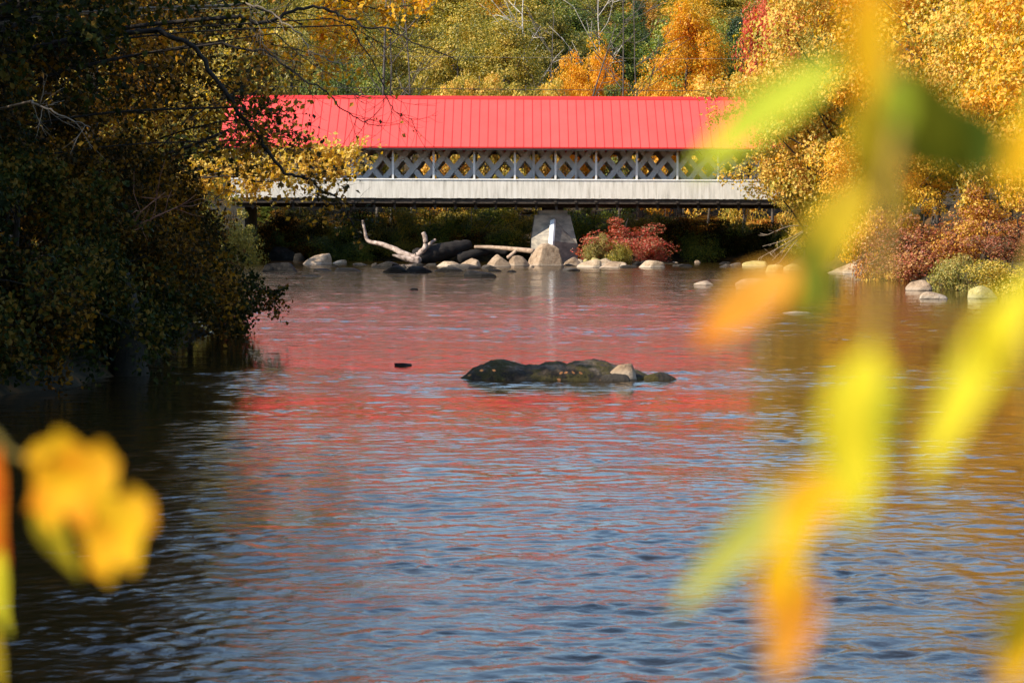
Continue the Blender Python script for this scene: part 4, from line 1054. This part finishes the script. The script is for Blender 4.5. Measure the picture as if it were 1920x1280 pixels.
# overhanging boughs, each traced where it hangs, with side twigs
def bough(specs, mat, leafm, label, trunk, seed, per=3, leaf=.11, twig=1.0, name='overhanging_tree', ntw=9, lvl=(3,), rt=.16, sp=.08, dr=.05, cat='tree'):
    rg = np.random.default_rng(seed)
    t = empty(name, (trunk[0], trunk[1], gz(trunk[0], trunk[1])-.1), label, cat)
    o0 = np.array(t.location)
    ends = [np.array(P(*s[0][0], s[1][0] if isinstance(s[1], (list, tuple)) else s[1])) for s in specs]
    zt = max(e[2] for e in ends)+.3
    k = 7; base = o0; top = np.array([trunk[0]+.3, trunk[1], zt])
    tp = smooth_path([base, (base+top)/2+np.array([.15, .1, 0]), top], 5)
    link('trunk', tubes('trunk', [(tp-o0, np.linspace(rt*1.4, rt*.6, len(tp)))], 8, bark_dark, .06, seed), t)
    tips = []; small = []
    for (seq, Y, r) in specs:
        p = pp(seq, Y, 7); p = p + np.cumsum(rg.normal(size=p.shape), 0)*.018*np.sqrt(len(p)/20) - np.linspace(0, 1, len(p))[:, None]*.0
        # join to the trunk
        e = p[0]; zz = min(e[2]-.4*abs(e[0]-top[0])*.3, zt-.1); j = int(np.argmin(np.abs(tp[:, 2]-zz))); s = tp[j]
        q = np.vstack([smooth_path([s, (s+e)/2+np.array([0, 0, .15]), e], 5)[:-1], p])
        link('limb', tubes('limb', [(q-o0, np.linspace(r, r*.22, len(q)))], 6, bark_dark if mat is None else mat, .04, seed), t)
        for i in range(int(ntw*len(seq)/4)):
            f = rg.uniform(.1, 1)*(len(p)-2); a = int(f)
            ax = unit(p[a+1]-p[a]); d = unit(ax*.8 + rg.normal(size=3)*np.array([.6, .6, .6]) )
            pa = []; grow(rg, p[a]-o0, d, rg.uniform(.5, 1.3)*twig, max(r*.28*(1-f/len(p)), .007), 3-len(lvl), small, tips, .03, .8, (0,)*(3-len(lvl))+lvl, dr)
    o = link('twigs', tubes('twigs', small, 4, bark_dark if mat is None else mat, 0, seed), t); o['kind'] = 'stuff'
    if per > 0:
        C, N, S = leaves_on(rg, tips, per, leaf, sp)
        c = link('foliage', leaf_mesh('foliage', C, N, S, rg, .75, .8, LM[leafm]), t); c['kind'] = 'stuff'
    return t
# dark limb crossing in front of the bridge, mostly bare at its tip
bough([([(300,60),(370,110),(440,200),(480,260),(520,318),(575,342),(620,372),(660,400),(690,430)], 47, .065),
       ([(440,200),(470,215),(500,222),(540,215)], 47, .03), ([(480,262),(540,240),(560,262)], 47.5, .02)],
      None, 'dusk2', 'dark limb slanting across the left end of the bridge, rusty leaves on its upper half', (-11.2, 47), 61, per=3.0, leaf=.12, twig=.75, ntw=16, lvl=(3,))
bough([([(420,80),(500,100),(560,150),(610,180),(650,215),(690,245),(725,256)], 50, .035),
       ([(440,30),(500,45),(560,35),(620,36),(660,48),(720,62),(780,80),(860,108)], 50, .055),
       ([(660,48),(700,110),(740,190),(770,215),(800,235)], 50.5, .022),
       ([(620,36),(680,70),(740,95),(820,110)], 51, .02),
       ([(520,60),(580,100),(640,150),(690,190)], 49, .02)],
      None, 'dusk2', 'twiggy leafless tree whose thin arching branches hang before the red roof', (-11.5, 51), 62, per=.25, leaf=.12, twig=1.05, ntw=12, lvl=(2,), dr=-.10)
bough([([(430,5),(480,22),(520,55),(545,85),(560,120),(600,150),(640,162)], 46, .028), ([(470,18),(495,60),(500,90),(520,110)], 46, .015), ([(60,190),(90,205),(120,220),(160,230)], 40, .03)],
      twig_pale, 'dusk2', 'pale sunlit branch curving down at the top left of the roof', (-11.8, 45), 63, per=.4, leaf=.12, twig=.7, ntw=8, lvl=(2,))
# the sunlit amber spray in front of the lattice
bough([([(300,342),(360,332),(430,326),(500,316),(560,312),(620,306),(680,304)], 74, .05),
       ([(340,322),(400,316),(460,310),(520,304)], 75, .04), ([(420,330),(480,342),(540,344),(600,338),(650,328),(700,322)], 73.5, .04),
       ([(330,340),(380,350),(430,358),(480,362)], 74.5, .035), ([(500,316),(560,300),(620,290),(660,270)], 74, .025), ([(440,326),(500,332),(560,332),(640,318)], 74.2, .035)],
      None, 'amber', 'sunlit amber leaved bough spreading in front of the left part of the lattice', (-13.6, 76), 64, per=4.4, leaf=.16, twig=.66, ntw=19, lvl=(4,), sp=.11, dr=.05)
bough([([(560,-40),(620,-10),(680,12),(740,22),(790,15)], 68, .05), ([(600,-20),(650,5),(700,35)], 68.5, .04), ([(470,10),(540,35),(600,55),(660,62)], 67, .04), ([(440,60),(500,85),(560,100),(600,125)], 67.5, .04)],
      None, 'orange', 'bright orange yellow leaves hanging into the top of the photo left of centre', (-13.0, 70), 65, per=7, leaf=.17, twig=1.0, ntw=13, lvl=(4,), sp=.13)
bough([([(1560,210),(1500,196),(1440,200),(1390,204),(1345,222)], 160, .05), ([(1540,170),(1470,160),(1410,168),(1350,165),(1315,176)], 160.5, .05), ([(1470,250),(1420,262),(1380,268)], 160, .03)],
      None, 'palegold', 'golden bough tips reaching across the right end of the red roof', (22.5, 160), 71, per=9, leaf=.22, twig=1.0, ntw=15, lvl=(3,), sp=.2)
bough([([(1540,280),(1480,300),(1420,318),(1375,330),(1345,322)], 158, .05), ([(1520,300),(1470,330),(1430,350),(1395,352)], 158.5, .04)],
      None, 'palegold', 'golden bough hanging across the right end of the lattice and siding', (21.8, 158), 72, per=6, leaf=.22, twig=.9, ntw=15, lvl=(3,), sp=.2)
# twigs dangling over the water from the outermost shrub
bough([([(380,520),(430,515),(470,528),(500,540),(528,546)], 60, .03), ([(370,540),(410,560),(440,572),(462,578)], 59, .025), ([(340,560),(370,590),(390,604)], 58, .02), ([(400,480),(450,495),(485,512)], 60.5, .02)],
      None, 'dgreen', 'dark leafy twigs dangling low over the water at the left', (-9.6, 60.5), 66, per=4, leaf=.13, twig=.26, ntw=14, lvl=(2,), rt=.05, name='overhanging_shrub', cat='shrub')
twig_fan(P(248,428,44), [P(310,360,44), P(340,385,44), P(300,400,44)], .022, noisy('red_twig', [(.3,(.20,.08,.05)),(.7,(.36,.16,.10))], scale=6), 'reddish bare twigs sticking out of the dark bushes on the left', seed=5, name='bare_twigs')

# trees of the left bank wood beside and behind the viewer, whose shade falls on the left of the photo
sh = random.Random(2)
for i, (x, y, H, k, m) in enumerate([(-19,32,14.5,'round','olive'),(-18,42,14,'round2','yolive'),(-20,50,14,'round','rust'),(-25,26,17,'oval','olive'),(-26,38,17,'round','green'),(-27,50,16,'round2','rust'),
                     (-17,22,14.5,'round','rust'),(-16,12,15,'round2','olive'),(-24,14,17,'oval','yolive'),(-33,44,19,'round2','olive'),
                     (-34,90,12,'round','olive'),(-36,110,13,'round2','yolive'),(-37,135,13,'oval','olive'),(-38,160,13,'round','rust'),(-38,185,14,'round','yolive'),(-44,205,16,'round2','olive'),(-52,180,16,'oval','green')]):
    tree(k, x, y, H, m, 'tall tree of the dense left bank wood behind the dark bushes', group='tall trees of the left bank wood')

# ------------------------------------------------------------------ overhead wires behind the bridge
cable_m = noisy('wire', [(.3,(.03,.03,.03)),(.7,(.06,.06,.06))], scale=1, rough=.5)
cable_g = noisy('pale_wire', [(.3,(.16,.15,.13)),(.7,(.24,.23,.2))], scale=1, rough=.5)
for py, Y, mt, lb, r in ((163, 190, cable_m, 'dark overhead wire running just above the roof ridge', .025), (103, 193, cable_g, 'pale thin overhead wire crossing the hillside trees above the roof', .011)):
    a, b = P(300, py-4, Y), P(1560, py+8, Y)
    pts = [a + (b-a)*t + Vector((0, 0, -1.0*4*t*(1-t)*.12)) for t in np.linspace(-.35, 1.35, 30)]
    tag(link('overhead_wire', tubes('overhead_wire', [(pts, np.full(30, r))], 5, mt)), lb, 'wire')

# ------------------------------------------------------------------ leaves on twigs right in front of the viewer
def fg_leafmat(name, c1, c2, c3=None, trans=.5):
    m, nt, bs = new_mat(name)
    tc = nt.nodes.new('ShaderNodeTexCoord')
    n = nd(nt, 'ShaderNodeTexNoise', Scale=45, Detail=3); nt.links.new(tc.outputs['Object'], n.inputs['Vector'])
    r = ramp(nt, [(.35, c1), (.62, c2)]); nt.links.new(n.outputs[0], r.inputs[0])
    nt.links.new(r.outputs[0], bs.inputs['Base Color']); bs.inputs['Roughness'].default_value = .6; bs.inputs['Specular IOR Level'].default_value = .1
    tr = nt.nodes.new('ShaderNodeBsdfTranslucent'); nt.links.new(r.outputs[0], tr.inputs[0])
    mx = nt.nodes.new('ShaderNodeMixShader'); mx.inputs[0].default_value = trans
    nt.links.new(bs.outputs[0], mx.inputs[1]); nt.links.new(tr.outputs[0], mx.inputs[2]); nt.links.new(mx.outputs[0], nt.nodes['Material Output'].inputs[0])
    return m
FM = {
 'lime': fg_leafmat('lime_leaf', (.50,.55,.04), (.74,.74,.05)),
 'green': fg_leafmat('green_and_shaded_leaf', (.16,.22,.02), (.30,.34,.03)),  # a real green, also the darker tone for shaded leaves
 'dark': fg_leafmat('shade_toned_green_leaf', (.12,.13,.010), (.30,.27,.015)),  # shade from neighbouring leaves is put into this darker green
 'yellow': fg_leafmat('yellow_leaf', (.86,.66,.02), (.90,.76,.04)),
 'amber': fg_leafmat('amber_leaf', (.88,.36,.012), (.90,.53,.015)),
 'golden': fg_leafmat('golden_leaf', (.86,.30,.008), (.90,.48,.012)),
 'orange': fg_leafmat('orange_leaf', (.80,.24,.01), (.88,.44,.06)),
 'redor': fg_leafmat('red_orange_leaf', (.72,.10,.01), (.82,.22,.01)),
 'brown': fg_leafmat('brown_leaf', (.30,.12,.01), (.42,.20,.015)),
 'ochre': fg_leafmat('ochre_leaf', (.52,.32,.015), (.64,.44,.02)),
 'olive': fg_leafmat('pale_olive_leaf', (.46,.44,.07), (.60,.55,.12)),
}
fg_twig = noisy('brown_twig', [(.3,(.26,.16,.03)),(.7,(.40,.28,.05))], scale=30)
def fg_leaf(parent, x0, y0, x1, y1, wpx, D, mat, lobed=False, curl=.25, tilt=.8, label=None):
    """a leaf from its stalk end to its tip, width wpx, about D metres in front"""
    D = D*1.32
    a, b = P(x0, y0, D), P(x1, y1, D*1.02)
    L = (b-a).length; t = (b-a).normalized()
    w = wpx*1.05*D/FPX/2
    view = Vector((0, -1, .05)).normalized()
    nrm = (view + Vector((-1, 0, .4))*tilt); nrm = (nrm - t*nrm.dot(t)).normalized(); s = nrm.cross(t)
    nU, nV = 18, 8; V = []
    for i in range(nU+1):
        u = i/nU
        if lobed: pw = math.sin(math.pi*u**.8)**.55*(1+.32*math.cos(u*math.pi*5.0))
        else: pw = math.sin(math.pi*min(u**.85, 1))**.85
        pw = max(pw, .02)
        for j in range(nV+1):
            v = j/nV*2-1
            pos = a + t*(u*L + (.10*L*(1-abs(v))*(1 if lobed else .2)*u)) + s*(v*w*pw) + nrm*(abs(v)**1.5*w*.28*pw + curl*L*.18*math.sin(math.pi*u) + .05*w*math.sin(9*u+3*v))
            V.append(pos - Vector(parent.location))
    ii = (np.arange(nU)[:, None]*(nV+1) + np.arange(nV)[None, :]).ravel()
    me = np_mesh('leaf', np.array([tuple(v) for v in V]), np.stack([ii, ii+1, ii+nV+2, ii+nV+1], -1), True, FM[mat])
    o = link('leaf', me, parent)
    if label: o['label'] = label
    return o
def fg_branch(name, label, pts, D, leaves, r=.0019):
    D = D*1.32; a = P(*pts[0], D)
    t = empty(name, tuple(a), label, 'twig')
    p = smooth_path([P(x, y, D*1.03)-a for x, y in pts], 5)
    link('stem', tubes('stem', [(p, np.linspace(r*1.5, r*.6, len(p)))], 7, fg_twig, .05), t)
    for l in leaves: fg_leaf(t, *l[:6], l[6], **(l[7] if len(l) > 7 else {}))
    return t
fg_branch('leafy_twig', 'blurred twig hanging down the right side with green, yellow and orange leaves', [(1700,-700),(1660,-200),(1650,60),(1690,180),(1660,400),(1640,640),(1600,860),(1520,1000),(1490,1120)], .52, [
  (1590,110,1290,330,95,.54,'lime'),
  (1640,-60,1640,215,95,.52,'amber',{}),
  (1650,130,1830,330,150,.56,'dark'),
  (1610,180,1700,420,95,.60,'ochre'),
  (1650,150,1770,210,90,.60,'brown'),
  (1690,140,1690,245,80,.48,'lime',{}),  # pale lime colour stands in for the highlight on a sunlit curled leaf
  (1700,240,1910,300,120,.58,'green'),
  (1640,320,1480,600,110,.62,'ochre'),
  (1540,430,1530,610,70,.56,'green'),
  (1510,500,1300,650,100,.62,'orange'),
  (1640,640,1600,1000,150,.46,'yellow',{}),
  (1690,690,1650,900,45,.45,'green'),  # shaded side of the yellow leaf, added as a narrow green blade
  (1620,680,1590,820,110,.50,'lime'),
  (1560,880,1260,1150,85,.56,'olive'),
  (1590,880,1450,1030,110,.48,'amber',{}),
  (1500,1000,1440,1180,100,.50,'amber',{}),
  (1530,1080,1450,1290,105,.50,'orange'),
  ])
fg_branch('leafy_twig', 'blurred twig at the right edge with a long bright yellow leaf', [(2150,-400),(2050,100),(1980,400),(1930,560),(1960,900),(2000,1150)], .50, [
  (1960,500,1725,910,100,.48,'yellow'),
  (1850,570,1880,740,70,.47,'yellow'),
  (1960,200,1890,370,80,.50,'amber'),
  (1990,150,1930,330,90,.56,'lime'),
  (1980,1080,1880,1310,110,.48,'amber',{}),
  ])
fg_branch('leafy_twig', 'blurred twig at the left edge with a ragged yellow leaf and a red orange leaf', [(-500,500),(-200,700),(-30,800),(20,850),(60,860)], .90, [
  (222,868,62,950,150,.84,'golden',{'lobed':True,'tilt':.45,'label':'upper ragged golden leaf'}),
  (285,940,170,1065,140,.80,'amber',{'lobed':True,'tilt':.5,'label':'lower ragged amber leaf'}),
  (50,870,150,830,70,.88,'golden'),
  (85,910,150,1085,100,.93,'ochre'),
  (-2,835,10,1070,95,.98,'redor'),
  (2,1030,16,1190,85,.97,'yellow'),
  (-6,1180,12,1310,80,.99,'ochre'),
  ])
